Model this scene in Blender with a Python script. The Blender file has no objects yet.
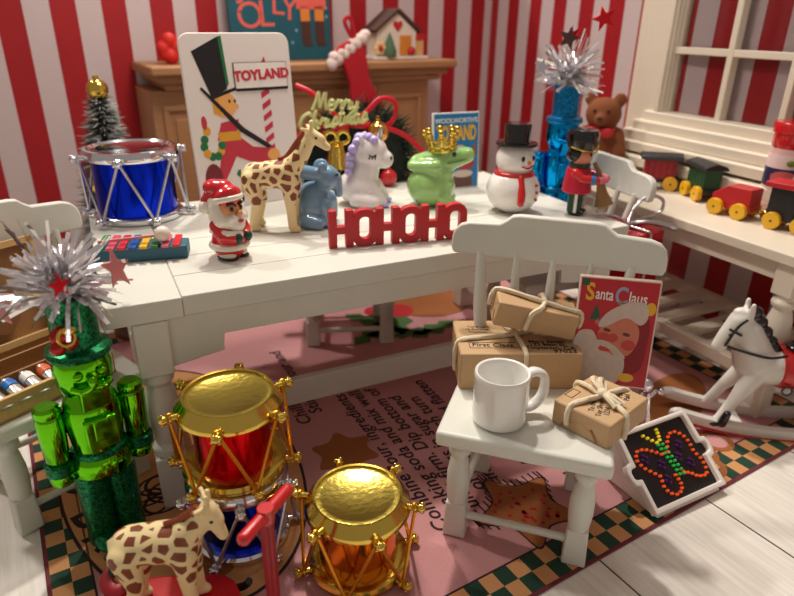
import bpy, bmesh, math, random
from mathutils import Matrix, Vector, Euler
C = bpy.context.scene.collection
PI = math.pi
R = math.radians
random.seed(7)

# ------------------------------------------------------------------ camera, world, lights, exposure
cam_d = bpy.data.cameras.new('camera'); cam = bpy.data.objects.new('camera', cam_d); C.objects.link(cam)
bpy.context.scene.camera = cam
def _cam():
    yaw, pitch, roll = 0.4587, 0.417, 0.0137
    f0 = Vector((math.sin(yaw), math.cos(yaw), 0)); r0 = Vector((math.cos(yaw), -math.sin(yaw), 0)); u0 = Vector((0, 0, 1))
    f = f0*math.cos(pitch) - u0*math.sin(pitch); u = u0*math.cos(pitch) + f0*math.sin(pitch)
    r = r0*math.cos(roll) + u*math.sin(roll); u2 = u*math.cos(roll) - r0*math.sin(roll)
    m = Matrix(((r.x, u2.x, -f.x), (r.y, u2.y, -f.y), (r.z, u2.z, -f.z)))
    cam.matrix_world = Matrix.Translation((0.0372, -1.7919, 1.5044)) @ m.to_4x4()
_cam()
cam_d.sensor_width = 36.0
cam_d.lens = 628.42*36.0/794.0
cam_d.clip_start = 0.05
cam_d.dof.use_dof = True
cam_d.dof.focus_distance = 1.98
cam_d.dof.aperture_fstop = 1.5

world = bpy.data.worlds.new('world'); bpy.context.scene.world = world
world.use_nodes = True
world.node_tree.nodes['Background'].inputs[0].default_value = (1.0, 0.87, 0.75, 1)
world.node_tree.nodes['Background'].inputs[1].default_value = 0.29

def area(name, loc, target, size, power, col):
    d = bpy.data.lights.new(name, 'AREA'); d.shape = 'DISK'; d.size = size; d.energy = power; d.color = col
    o = bpy.data.objects.new(name, d); C.objects.link(o); o.location = loc
    o.rotation_euler = (Vector(target) - Vector(loc)).to_track_quat('-Z', 'Y').to_euler()
    return o
def spot(name, loc, target, cone, blend, radius, power, col):
    d = bpy.data.lights.new(name, 'SPOT'); d.spot_size = math.radians(cone); d.spot_blend = blend; d.shadow_soft_size = radius; d.energy = power; d.color = col
    o = bpy.data.objects.new(name, d); C.objects.link(o); o.location = loc
    o.rotation_euler = (Vector(target) - Vector(loc)).to_track_quat('-Z', 'Y').to_euler()
    return o
spot('lamp_key', (-6.2, 8.7, 14.0), (1.0, -0.2, 0.3), 28, 0.3, 0.40, 3500, (1.0, 0.94, 0.84))
spot('lamp_overhead', (2.9, 6.7, 14.4), (1.0, -0.2, 0.3), 30, 0.3, 0.40, 5300, (1.0, 0.94, 0.84))
area('lamp_floor_fill', (1.95, 0.15, 3.3), (1.8, -0.7, 0.0), 0.5, 9, (1.0, 0.91, 0.80))  # added soft fill for the floor on the right, away from the window
area('lamp_wall_fill', (0.9, 0.9, 3.0), (0.9, 1.6, 0.6), 0.7, 38, (1.0, 0.89, 0.78))  # unseen fill light added to brighten the striped wall

vs = bpy.context.scene.view_settings
vs.view_transform = 'Standard'; vs.look = 'None'; vs.gamma = 1.0; vs.use_curve_mapping = False
vs.exposure = 0.0

# ------------------------------------------------------------------ materials
def lin(c):
    o = []
    for v in c[:3]:
        v = v/255.0
        o.append(v/12.92 if v <= 0.04045 else ((v+0.055)/1.055)**2.4)
    return tuple(o) + (1.0,)
_M = {}
def M(name, col, rough=0.5, metal=0.0, var=0.10, scale=18.0, bump=0.0, coat=0.0, bscale=None, trans=0.0, stretch=None, spec=0.5):
    if name in _M: return _M[name]
    m = bpy.data.materials.new(name); m.use_nodes = True; nt = m.node_tree; b = nt.nodes['Principled BSDF']
    L = nt.links.new
    tc = nt.nodes.new('ShaderNodeTexCoord'); mp = nt.nodes.new('ShaderNodeMapping')
    L(tc.outputs['Object'], mp.inputs[0])
    if stretch: mp.inputs['Scale'].default_value = stretch
    n = nt.nodes.new('ShaderNodeTexNoise'); n.inputs['Scale'].default_value = scale; n.inputs['Detail'].default_value = 4
    L(mp.outputs[0], n.inputs['Vector'])
    mx = nt.nodes.new('ShaderNodeMix'); mx.data_type = 'RGBA'
    c = lin(col)
    mx.inputs[6].default_value = tuple(v*(1-var) for v in c[:3]) + (1,)
    mx.inputs[7].default_value = tuple(min(1, v*(1+var)) for v in c[:3]) + (1,)
    L(n.outputs['Fac'], mx.inputs[0]); L(mx.outputs[2], b.inputs['Base Color'])
    b.inputs['Roughness'].default_value = rough; b.inputs['Metallic'].default_value = metal
    b.inputs['Coat Weight'].default_value = coat; b.inputs['Coat Roughness'].default_value = 0.06
    b.inputs['Specular IOR Level'].default_value = spec
    if trans: b.inputs['Transmission Weight'].default_value = trans
    if bump:
        n2 = nt.nodes.new('ShaderNodeTexNoise'); n2.inputs['Scale'].default_value = bscale or scale*4; n2.inputs['Detail'].default_value = 5
        L(mp.outputs[0], n2.inputs['Vector'])
        bp = nt.nodes.new('ShaderNodeBump'); bp.inputs['Strength'].default_value = bump; bp.inputs['Distance'].default_value = 0.005
        L(n2.outputs['Fac'], bp.inputs['Height']); L(bp.outputs[0], b.inputs['Normal'])
    _M[name] = m
    return m
def M_glitter(name, col, dark):
    if name in _M: return _M[name]
    m = bpy.data.materials.new(name); m.use_nodes = True; nt = m.node_tree; b = nt.nodes['Principled BSDF']; L = nt.links.new
    tc = nt.nodes.new('ShaderNodeTexCoord'); v = nt.nodes.new('ShaderNodeTexVoronoi'); v.inputs['Scale'].default_value = 170
    L(tc.outputs['Object'], v.inputs['Vector'])
    mx = nt.nodes.new('ShaderNodeMix'); mx.data_type = 'RGBA'; mx.inputs[6].default_value = lin(dark); mx.inputs[7].default_value = lin(col)
    sp = nt.nodes.new('ShaderNodeSeparateColor'); L(v.outputs['Color'], sp.inputs[0]); L(sp.outputs[0], mx.inputs[0])
    L(mx.outputs[2], b.inputs['Base Color'])
    nm = nt.nodes.new('ShaderNodeBump'); nm.inputs['Strength'].default_value = 1.0; nm.inputs['Distance'].default_value = 0.006
    L(sp.outputs[1], nm.inputs['Height']); L(nm.outputs[0], b.inputs['Normal'])
    b.inputs['Metallic'].default_value = 0.75; b.inputs['Roughness'].default_value = 0.28
    _M[name] = m
    return m
def M_giraffe(name, scale, zlo, head):
    m = bpy.data.materials.new(name); m.use_nodes = True; nt = m.node_tree; b = nt.nodes['Principled BSDF']; L = nt.links.new
    tc = nt.nodes.new('ShaderNodeTexCoord'); v = nt.nodes.new('ShaderNodeTexVoronoi'); v.feature = 'DISTANCE_TO_EDGE'
    v.inputs['Scale'].default_value = scale; v.inputs['Randomness'].default_value = 0.75
    L(tc.outputs['Object'], v.inputs['Vector'])
    gt = nt.nodes.new('ShaderNodeMath'); gt.operation = 'GREATER_THAN'; gt.inputs[1].default_value = 0.17; L(v.outputs['Distance'], gt.inputs[0])
    sx = nt.nodes.new('ShaderNodeSeparateXYZ'); L(tc.outputs['Object'], sx.inputs[0])
    g2 = nt.nodes.new('ShaderNodeMath'); g2.operation = 'GREATER_THAN'; g2.inputs[1].default_value = zlo; L(sx.outputs['Z'], g2.inputs[0])
    h = nt.nodes.new('ShaderNodeMath'); h.operation = 'LESS_THAN'; h.inputs[1].default_value = head; L(sx.outputs['X'], h.inputs[0])
    m1 = nt.nodes.new('ShaderNodeMath'); m1.operation = 'MULTIPLY'; L(gt.outputs[0], m1.inputs[0]); L(g2.outputs[0], m1.inputs[1])
    m2 = nt.nodes.new('ShaderNodeMath'); m2.operation = 'MULTIPLY'; L(m1.outputs[0], m2.inputs[0]); L(h.outputs[0], m2.inputs[1])
    mx = nt.nodes.new('ShaderNodeMix'); mx.data_type = 'RGBA'; mx.inputs[6].default_value = lin((236, 214, 160)); mx.inputs[7].default_value = lin((128, 62, 34))
    L(m2.outputs[0], mx.inputs[0]); L(mx.outputs[2], b.inputs['Base Color'])
    b.inputs['Roughness'].default_value = 0.45
    return m
def M_stripes(name, phase, period, axis):
    m = bpy.data.materials.new(name); m.use_nodes = True; nt = m.node_tree; b = nt.nodes['Principled BSDF']; L = nt.links.new
    tc = nt.nodes.new('ShaderNodeTexCoord'); sx = nt.nodes.new('ShaderNodeSeparateXYZ'); L(tc.outputs['Object'], sx.inputs[0])
    a = nt.nodes.new('ShaderNodeMath'); a.operation = 'SUBTRACT'; a.inputs[1].default_value = phase; L(sx.outputs[axis], a.inputs[0])
    d = nt.nodes.new('ShaderNodeMath'); d.operation = 'DIVIDE'; d.inputs[1].default_value = period; L(a.outputs[0], d.inputs[0])
    f = nt.nodes.new('ShaderNodeMath'); f.operation = 'FRACT'; L(d.outputs[0], f.inputs[0])
    g = nt.nodes.new('ShaderNodeMath'); g.operation = 'LESS_THAN'; g.inputs[1].default_value = 0.5; L(f.outputs[0], g.inputs[0])
    n = nt.nodes.new('ShaderNodeTexNoise'); n.inputs['Scale'].default_value = 6; n.inputs['Detail'].default_value = 5; L(tc.outputs['Object'], n.inputs['Vector'])
    rd = nt.nodes.new('ShaderNodeMix'); rd.data_type = 'RGBA'; rd.inputs[6].default_value = lin((150, 8, 22)); rd.inputs[7].default_value = lin((176, 16, 28)); L(n.outputs['Fac'], rd.inputs[0])
    mx = nt.nodes.new('ShaderNodeMix'); mx.data_type = 'RGBA'; mx.inputs[6].default_value = lin((206, 188, 190)); L(rd.outputs[2], mx.inputs[7])
    L(g.outputs[0], mx.inputs[0]); L(mx.outputs[2], b.inputs['Base Color'])
    b.inputs['Roughness'].default_value = 0.55
    bp = nt.nodes.new('ShaderNodeBump'); bp.inputs['Strength'].default_value = 0.15; bp.inputs['Distance'].default_value = 0.01
    L(n.outputs['Fac'], bp.inputs['Height']); L(bp.outputs[0], b.inputs['Normal'])
    return m
def M_planks(name):
    m = bpy.data.materials.new(name); m.use_nodes = True; nt = m.node_tree; b = nt.nodes['Principled BSDF']; L = nt.links.new
    tc = nt.nodes.new('ShaderNodeTexCoord'); sx = nt.nodes.new('ShaderNodeSeparateXYZ'); L(tc.outputs['Object'], sx.inputs[0])
    a = nt.nodes.new('ShaderNodeMath'); a.operation = 'SUBTRACT'; a.inputs[1].default_value = 1.452; L(sx.outputs['X'], a.inputs[0])
    d = nt.nodes.new('ShaderNodeMath'); d.operation = 'DIVIDE'; d.inputs[1].default_value = 0.528; L(a.outputs[0], d.inputs[0])
    f = nt.nodes.new('ShaderNodeMath'); f.operation = 'FRACT'; L(d.outputs[0], f.inputs[0])
    g = nt.nodes.new('ShaderNodeMath'); g.operation = 'LESS_THAN'; g.inputs[1].default_value = 0.012; L(f.outputs[0], g.inputs[0])
    mp = nt.nodes.new('ShaderNodeMapping'); mp.inputs['Scale'].default_value = (26, 1.6, 1); L(tc.outputs['Object'], mp.inputs[0])
    n = nt.nodes.new('ShaderNodeTexNoise'); n.inputs['Scale'].default_value = 2.2; n.inputs['Detail'].default_value = 6; L(mp.outputs[0], n.inputs['Vector'])
    rp = nt.nodes.new('ShaderNodeValToRGB'); L(n.outputs['Fac'], rp.inputs[0])
    rp.color_ramp.elements[0].position = 0.3; rp.color_ramp.elements[0].color = lin((218, 210, 200))
    rp.color_ramp.elements[1].position = 0.62; rp.color_ramp.elements[1].color = lin((236, 230, 222))
    mx = nt.nodes.new('ShaderNodeMix'); mx.data_type = 'RGBA'; L(rp.outputs[0], mx.inputs[6]); mx.inputs[7].default_value = lin((60, 48, 42))
    L(g.outputs[0], mx.inputs[0]); L(mx.outputs[2], b.inputs['Base Color']); b.inputs['Roughness'].default_value = 0.45
    return m
def M_glass(name):
    m = bpy.data.materials.new(name); m.use_nodes = True; nt = m.node_tree; L = nt.links.new
    nt.nodes.remove(nt.nodes['Principled BSDF'])
    t = nt.nodes.new('ShaderNodeBsdfTransparent'); t.inputs[0].default_value = (0.97, 0.97, 0.97, 1)
    g = nt.nodes.new('ShaderNodeBsdfGlossy'); g.inputs['Roughness'].default_value = 0.05
    fr = nt.nodes.new('ShaderNodeFresnel'); fr.inputs[0].default_value = 1.25
    mx = nt.nodes.new('ShaderNodeMixShader'); L(fr.outputs[0], mx.inputs[0]); L(t.outputs[0], mx.inputs[1]); L(g.outputs[0], mx.inputs[2])
    L(mx.outputs[0], nt.nodes['Material Output'].inputs[0])
    return m

WHITE = M('white_paint', (215, 214, 205), 0.42, var=0.05, scale=9, bump=0.12, bscale=60)
CREAM = M('cream_paint', (226, 214, 196), 0.45, var=0.04, scale=9, bump=0.1, bscale=60)
OAK = M('honey_oak', (164, 118, 78), 0.5, var=0.18, scale=5, stretch=(2, 2, 22), bump=0.08)
PINE = M('pale_pine', (206, 164, 106), 0.5, var=0.12, scale=5, stretch=(18, 2, 6), bump=0.05)
DARKWOOD = M('dark_wood', (90, 58, 36), 0.55, var=0.15)
BLACK = M('black_gloss', (14, 13, 14), 0.18, var=0.2, coat=0.5)
MATBLACK = M('black_matte', (22, 20, 20), 0.6, var=0.2)
REDGLOSS = M('red_gloss', (200, 22, 28), 0.25, var=0.08, coat=0.5)
REDMATTE = M('red_paint', (186, 26, 36), 0.5, var=0.08)
GOLD = M('gold_metal', (222, 190, 88), 0.16, 1.0, var=0.06, bump=0.06, bscale=40)
GOLDHEAD = M('gold_foil', (206, 182, 88), 0.22, 1.0, var=0.12, scale=30, bump=0.25, bscale=55)
SILVER = M('silver_metal', (225, 225, 232), 0.12, 1.0, var=0.05, bump=0.08, bscale=40)
TINSEL = M('silver_tinsel', (240, 238, 242), 0.2, 0.88, var=0.05, bump=0.1)
KRAFT = M('kraft_paper', (190, 155, 114), 0.62, var=0.07, scale=60, bump=0.08, bscale=120)
KRAFTDARK = M('kraft_fold_shadow', (150, 108, 64), 0.7, var=0.1)  # darker kraft that paints the shade in the parcel creases
TWINE = M('white_twine', (226, 210, 182), 0.8, var=0.1, scale=120, bump=0.3, bscale=260)
CERAMIC = M('white_ceramic', (238, 236, 232), 0.15, var=0.02, coat=0.6)
INK = M('black_ink', (28, 20, 18), 0.6, var=0.1)
WHITEINK = M('white_print', (236, 232, 228), 0.5, var=0.03)
SKIN = M('painted_skin', (226, 150, 96), 0.35, var=0.05, coat=0.4)
YELLOW = M('yellow_paint', (232, 176, 22), 0.35, var=0.08, coat=0.2)
GREENDARK = M('dark_green_paint', (20, 64, 44), 0.4, var=0.12)

# ------------------------------------------------------------------ mesh helpers
def T(x=0, y=0, z=0): return Matrix.Translation((x, y, z))
def RX(a): return Matrix.Rotation(R(a), 4, 'X')
def RY(a): return Matrix.Rotation(R(a), 4, 'Y')
def RZ(a): return Matrix.Rotation(R(a), 4, 'Z')
def SC(x, y, z): return Matrix.Diagonal((x, y, z, 1))
def FACE(y0): return Matrix(((1, 0, 0, 0), (0, 0, -1, y0), (0, 1, 0, 0), (0, 0, 0, 1)))   # xy drawing -> upright, facing -y

def spline(pts, n=8, closed=False):
    P = [Vector(p) for p in pts]; o = []
    N = len(P); rng = range(N if closed else N-1)
    for i in rng:
        g = (lambda k: P[k % N]) if closed else (lambda k: P[max(0, min(N-1, k))])
        a, b, c, d = g(i-1), g(i), g(i+1), g(i+2)
        for k in range(n):
            t = k/n
            o.append(0.5*((2*b) + (c-a)*t + (2*a-5*b+4*c-d)*t*t + (3*b-a-3*c+d)*t**3))
    if not closed: o.append(P[-1])
    return o

class B:
    def __init__(s): s.bm = bmesh.new(); s.mi = 0
    def _m(s, fs, m):
        for f in fs: f.material_index = m
    def box(s, c, d, rot=None, m=0, top=None):
        M4 = T(*c) @ (rot or Matrix())
        v = []
        for z in (-1, 1):
            k = top if (top and z == 1) else (1, 1)
            for x, y in ((-1, -1), (1, -1), (1, 1), (-1, 1)):
                v.append(s.bm.verts.new(M4 @ Vector((x*d[0]/2*k[0], y*d[1]/2*k[1], z*d[2]/2))))
        fs = [s.bm.faces.new([v[i] for i in q]) for q in ((3, 2, 1, 0), (4, 5, 6, 7), (0, 1, 5, 4), (1, 2, 6, 5), (2, 3, 7, 6), (3, 0, 4, 7))]
        s._m(fs, m); return s
    def lathe(s, prof, mat=None, n=24, m=0, closed=False):
        mat = mat or Matrix(); rings = []
        for r, z in prof:
            if r < 1e-6: rings.append([s.bm.verts.new(mat @ Vector((0, 0, z)))])
            else: rings.append([s.bm.verts.new(mat @ Vector((r*math.cos(2*PI*k/n), r*math.sin(2*PI*k/n), z))) for k in range(n)])
        fs = []
        pairs = list(zip(rings, rings[1:])) + ([(rings[-1], rings[0])] if closed else [])
        for a, b in pairs:
            for k in range(n):
                k2 = (k+1) % n
                if len(a) == 1 and len(b) == 1: continue
                if len(a) == 1: fs.append(s.bm.faces.new((a[0], b[k2], b[k])))
                elif len(b) == 1: fs.append(s.bm.faces.new((a[k], a[k2], b[0])))
                else: fs.append(s.bm.faces.new((a[k], a[k2], b[k2], b[k])))
        if not closed:
            if len(rings[0]) > 1: fs.append(s.bm.faces.new(rings[0][::-1]))
            if len(rings[-1]) > 1: fs.append(s.bm.faces.new(rings[-1]))
        s._m(fs, m); return s
    def cyl(s, p0, p1, r0, r1=None, n=16, m=0):
        p0, p1 = Vector(p0), Vector(p1); d = p1-p0
        q = d.to_track_quat('Z', 'Y').to_matrix().to_4x4()
        return s.lathe([(r0, 0), (r0 if r1 is None else r1, d.length)], Matrix.Translation(p0) @ q, n, m)
    def caps(s, p0, p1, r0, r1, n=22, m=0):
        p0, p1 = Vector(p0), Vector(p1); d = p1-p0; l = max(d.length, 1e-5)
        q = d.to_track_quat('Z', 'Y').to_matrix().to_4x4()
        pr = [(r0*math.sin(a), -r0*math.cos(a)) for a in [PI/2*k/4 for k in range(5)]] + [(r1*math.cos(a), l+r1*math.sin(a)) for a in [PI/2*k/4 for k in range(5)]]
        pr[0] = (0, pr[0][1]); pr[-1] = (0, pr[-1][1])
        return s.lathe(pr, Matrix.Translation(p0) @ q, n, m)
    def sph(s, c, r, rot=None, m=0, n=28):
        if not hasattr(r, '__len__'): r = (r, r, r)
        h = max(6, n//2)
        pr = [(math.sin(PI*k/h), -math.cos(PI*k/h)) for k in range(h+1)]; pr[0] = (0, -1); pr[-1] = (0, 1)
        return s.lathe(pr, T(*c) @ (rot or Matrix()) @ SC(*r), n, m)
    def torus(s, R_, r, mat=None, n=24, k=10, m=0, fl=1.0):
        pr = [(R_ + r*math.cos(2*PI*i/k), r*fl*math.sin(2*PI*i/k)) for i in range(k)]
        return s.lathe(pr, mat, n, m, closed=True)
    def tube(s, pts, r, n=8, m=0, closed=False, lobes=0, pitch=0.03, flat=None):
        P = [Vector(p) for p in pts]; N = len(P); rf = r if callable(r) else (lambda t: r)
        up = None; rings = []; dist = 0
        for i in range(N):
            a = P[i-1] if (i > 0 or closed) else P[i]; b = P[(i+1) % N] if (i < N-1 or closed) else P[i]
            t = (b-a); t = t.normalized() if t.length > 1e-9 else Vector((0, 0, 1))
            if up is None:
                up = Vector((0, 0, 1)) if abs(t.z) < 0.9 else Vector((1, 0, 0))
            up = (up - t*up.dot(t)); up = up.normalized() if up.length > 1e-6 else t.orthogonal().normalized()
            sd = t.cross(up)
            if i: dist += (P[i]-P[i-1]).length
            ring = []
            for k in range(n):
                th = 2*PI*k/n; rr = rf(i/max(1, N-1))
                if lobes: rr *= 0.78 + 0.3*abs(math.cos(lobes*0.5*(th - dist/pitch*2*PI)))
                fx, fy = flat or (1, 1)
                ring.append(s.bm.verts.new(P[i] + up*(rr*fy*math.sin(th)) + sd*(rr*fx*math.cos(th))))
            rings.append(ring)
        fs = []
        for i in range(N if closed else N-1):
            a, b = rings[i], rings[(i+1) % N]
            for k in range(n): fs.append(s.bm.faces.new((a[k], a[(k+1) % n], b[(k+1) % n], b[k])))
        if not closed:
            fs.append(s.bm.faces.new(rings[0][::-1])); fs.append(s.bm.faces.new(rings[-1]))
        s._m(fs, m); return s
    def rope(s, a, b, r, pitch=0.03, m=0, n=8, seg=None):
        a, b = Vector(a), Vector(b); L_ = (b-a).length; k = seg or max(4, int(L_/pitch*5))
        return s.tube([a.lerp(b, i/k) for i in range(k+1)], r, n, m, lobes=2, pitch=pitch)
    def prism(s, poly, t, mat=None, m=0):
        mat = mat or Matrix()
        a = [s.bm.verts.new(mat @ Vector((x, y, 0))) for x, y in poly]; b = [s.bm.verts.new(mat @ Vector((x, y, t))) for x, y in poly]
        n = len(poly); fs = [s.bm.faces.new(a[::-1]), s.bm.faces.new(b)]
        for k in range(n): fs.append(s.bm.faces.new((a[k], a[(k+1) % n], b[(k+1) % n], b[k])))
        s._m(fs, m); return s
    def ring(s, outer, inner, t, mat=None, m=0):
        mat = mat or Matrix(); n = len(outer); V = lambda p, z: s.bm.verts.new(mat @ Vector((p[0], p[1], z)))
        o0 = [V(p, 0) for p in outer]; o1 = [V(p, t) for p in outer]; i0 = [V(p, 0) for p in inner]; i1 = [V(p, t) for p in inner]; fs = []
        for k in range(n):
            j = (k+1) % n
            fs += [s.bm.faces.new((o0[k], o0[j], o1[j], o1[k])), s.bm.faces.new((i0[j], i0[k], i1[k], i1[j])), s.bm.faces.new((o1[k], o1[j], i1[j], i1[k])), s.bm.faces.new((o0[j], o0[k], i0[k], i0[j]))]
        s._m(fs, m); return s
    def quad(s, vs, m=0):
        s._m([s.bm.faces.new([s.bm.verts.new(Vector(v)) for v in vs])], m); return s
    def text(s, st, size, mat=None, ext=0.001, m=0, shear=0.0, offset=0.0, align='CENTER', space=1.0):
        cu = bpy.data.curves.new('t', 'FONT'); cu.body = st; cu.size = size; cu.extrude = ext; cu.shear = shear; cu.offset = offset
        cu.align_x = align; cu.align_y = 'CENTER'; cu.space_character = space; cu.resolution_u = 4
        o = bpy.data.objects.new('t', cu); C.objects.link(o)
        dg = bpy.context.evaluated_depsgraph_get()
        me = bpy.data.meshes.new_from_object(o.evaluated_get(dg))
        if mat is not None: me.transform(mat)
        n0 = len(s.bm.faces); s.bm.from_mesh(me); s.bm.faces.ensure_lookup_table()
        for f in s.bm.faces[n0:]: f.material_index = m
        bpy.data.objects.remove(o); bpy.data.curves.remove(cu); bpy.data.meshes.remove(me)
        return s
    def build(s, name, mats, parent=None, bevel=0.0, smooth=True, ang=38, seg=2, flip=True):
        if flip: bmesh.ops.recalc_face_normals(s.bm, faces=s.bm.faces)
        me = bpy.data.meshes.new(name); s.bm.to_mesh(me); s.bm.free()
        for mm in (mats if isinstance(mats, (list, tuple)) else [mats]): me.materials.append(mm)
        if smooth:
            for p in me.polygons: p.use_smooth = True
            me.set_sharp_from_angle(angle=R(ang))
        o = bpy.data.objects.new(name, me); C.objects.link(o)
        if parent: o.parent = parent
        if bevel:
            md = o.modifiers.new('bevel', 'BEVEL'); md.width = bevel; md.segments = seg; md.limit_method = 'ANGLE'; md.angle_limit = R(40)
        return o
    def blob(s, name, mats, parent=None, vox=0.006, it=6):
        """fuses the overlapping pieces into one continuous skin"""
        me = bpy.data.meshes.new(name); bmesh.ops.recalc_face_normals(s.bm, faces=s.bm.faces); s.bm.to_mesh(me); s.bm.free()
        t = bpy.data.objects.new('t', me); C.objects.link(t)
        r = t.modifiers.new('r', 'REMESH'); r.mode = 'VOXEL'; r.voxel_size = vox; r.use_smooth_shade = True
        sm = t.modifiers.new('s', 'SMOOTH'); sm.factor = 0.5; sm.iterations = it
        dg = bpy.context.evaluated_depsgraph_get()
        m2 = bpy.data.meshes.new_from_object(t.evaluated_get(dg)); m2.name = name
        bpy.data.objects.remove(t); bpy.data.meshes.remove(me)
        m2.materials.clear()
        for mm in (mats if isinstance(mats, (list, tuple)) else [mats]): m2.materials.append(mm)
        for p in m2.polygons: p.use_smooth = True
        o = bpy.data.objects.new(name, m2); C.objects.link(o)
        if parent: o.parent = parent
        return o

def tag(o, label, cat, group=None, kind=None):
    o['label'] = label; o['category'] = cat
    if group: o['group'] = group
    if kind: o['kind'] = kind
    return o
def thing(name, label, cat, loc=(0, 0, 0), rz=0, group=None, rx=0, ry=0):
    o = bpy.data.objects.new(name, None); C.objects.link(o); o.empty_display_size = 0.05
    o.location = loc; o.rotation_euler = (R(rx), R(ry), R(rz))
    return tag(o, label, cat, group)
def dup(root, loc, rz, label):
    r = root.copy(); C.objects.link(r); r.location = loc; r.rotation_euler = (0, 0, R(rz)); r['label'] = label
    for ch in list(root.children):
        c = ch.copy(); C.objects.link(c); c.parent = r
        for g in ch.children:
            d = g.copy(); C.objects.link(d); d.parent = c
    return r
def struct(o): o['kind'] = 'structure'; return o
def star5(R_, r_, n=5, a0=90):
    return [((R_ if k % 2 == 0 else r_)*math.cos(R(a0+180/n*k)), (R_ if k % 2 == 0 else r_)*math.sin(R(a0+180/n*k))) for k in range(2*n)]
def rrect(w, h, r, n=5, cx=0, cy=0):
    o = []
    for sx, sy, a in ((1, 1, 0), (-1, 1, 90), (-1, -1, 180), (1, -1, 270)):
        for k in range(n+1):
            t = R(a + 90*k/n); o.append((cx + sx*(w/2-r) + r*math.cos(t), cy + sy*(h/2-r) + r*math.sin(t)))
    return o
def ell(rx, ry, n=28, cx=0, cy=0, a=0):
    o = []
    for k in range(n):
        x, y = rx*math.cos(2*PI*k/n), ry*math.sin(2*PI*k/n)
        o.append((cx + x*math.cos(R(a)) - y*math.sin(R(a)), cy + x*math.sin(R(a)) + y*math.cos(R(a))))
    return o

# ------------------------------------------------------------------ the setting
WALL_O = (-0.391, 2.286); WALL_A = 6.0; XR = 3.0
lw = B(); lw.box((-0.0, 0.06, 1.175), (6.82, 0.12, 2.40)); o = struct(lw.build('wall_left', M_stripes('stripes_back', 0.38-0.2575*20, 0.2575, 0), None)); o.location = (*WALL_O, 0); o.rotation_euler = (0, 0, R(WALL_A))
rw = B(); rw.box((0.06, 0.2, 1.45), (0.12, 4.9, 2.95)); o = struct(rw.build('wall_right', M_stripes('stripes_side', 1.001-0.2585*20, 0.2585, 1), None)); o.location = (XR, 0, 0)
RUG_O = (-0.2047, -0.9183); RUG_A = math.degrees(0.0955)
fl = B(); fl.box((0.9, 0.6, -0.056), (7.4, 6.4, 0.1)); o = struct(fl.build('floor', M_planks('white_planks'), None)); o.location = (*RUG_O, 0); o.rotation_euler = (0, 0, R(RUG_A))

# window with its stepped casing
wn = thing('window_1', 'white stepped window frame with glazing bars over the striped paper', 'window', (XR, 0.05, 0)); wn['kind'] = 'structure'
b = B()
y0, y1, zs, zt = -0.62, 0.72, 1.04, 2.30
for k, (wd, dp) in enumerate(((0.30, 0.05), (0.235, 0.075), (0.165, 0.10), (0.095, 0.085), (0.04, 0.12))):
    g = .003*k; wi = wd-g
    b.box((-dp/2, y1+g+wi/2, (zs+zt)/2+.002*k), (dp, wi, zt-zs+2*wd)); b.box((-dp/2, y0-g-wi/2, (zs+zt)/2+.002*k), (dp, wi, zt-zs+2*wd))
    b.box((-dp/2-.001, (y0+y1)/2, zt+g+wi/2), (dp, y1-y0-.004*k, wi))
b.build('casing', CREAM, wn, 0.006)
b = B()
for k, (dz, dp) in enumerate(((0.035, 0.125), (0.085, 0.16), (0.135, 0.19), (0.19, 0.225), (0.26, 0.26))):
    b.box((-dp/2, (y0+y1)/2, zs-dz+0.0275), (dp, y1-y0+0.16+0.36*dz/0.26, 0.055))
b.build('sill', CREAM, wn, 0.008)
b = B()
n = 4; w_ = (y1-y0)/n
for k in range(1, n): b.box((-0.055, y1-k*w_, (zs+zt)/2), (0.05, 0.035, zt-zs))
for z in (1.375, 1.74, 2.08): b.box((-0.055, (y0+y1)/2, z), (0.046, y1-y0, 0.035))
b.build('glazing_bars', CREAM, wn, 0.005)
b = B(); b.box((-0.03, (y0+y1)/2, (zs+zt)/2), (0.004, y1-y0-.01, zt-zs-.01)); b.build('glass_pane', M_glass('window_glass'), wn, smooth=False)

# ------------------------------------------------------------------ rug
rug = thing('rug', 'pink printed rug with green and tan checked border and cookie recipe lettering', 'rug', (*RUG_O, 0), RUG_A)
RL, RD = 2.86, 2.35
PINK = M('rug_pink', (198, 140, 142), 0.9, var=0.12, scale=160, bump=0.35, bscale=300)
RGREEN = M('rug_green', (26, 62, 46), 0.9, var=0.2, scale=160, bump=0.35, bscale=300)
RTAN = M('rug_tan', (206, 148, 96), 0.9, var=0.12, scale=160, bump=0.35, bscale=300)
RBURG = M('rug_burgundy', (110, 40, 52), 0.9, var=0.12, scale=160, bump=0.3, bscale=300)
RBROWN = M('rug_cookie', (156, 92, 46), 0.9, var=0.16, scale=90, bump=0.3, bscale=300)
RRED = M('rug_red', (176, 30, 34), 0.9, var=0.1); RLEAF = M('rug_leaf', (72, 108, 58), 0.9, var=0.2, scale=60)
RINK = M('rug_ink', (46, 28, 30), 0.9, var=0.1)
b = B(); b.box((RL/2, RD/2, -0.0035), (RL, RD, 0.005)); b.build('pile', [PINK], rug)
b = B()
for x, y, sx, sy in ((RL/2, 0.006, RL, 0.012), (0.006, RD/2, 0.012, RD), (RL-0.006, RD/2, 0.012, RD), (RL/2, RD-0.006, RL, 0.012)): b.box((x, y, -0.003), (sx, sy, 0.0058))
b.build('binding', RBURG, rug)
b = B(); cs = 0.0532
def cell(x, y, sx, sy, k): b.box((x, y, -0.0012), (sx, sy, 0.0028), m=k)
nx = int((RL-0.024)/cs); cx = (RL-0.024)/nx; ny = int((RD-0.024)/0.059); cy = (RD-0.024)/ny
for i in range(nx):
    for j in (0, 1, ny-1, ny-2): cell(0.012+cx*(i+.5), 0.012+cy*(j+.5), cx, cy, (i+j) % 2)
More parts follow.
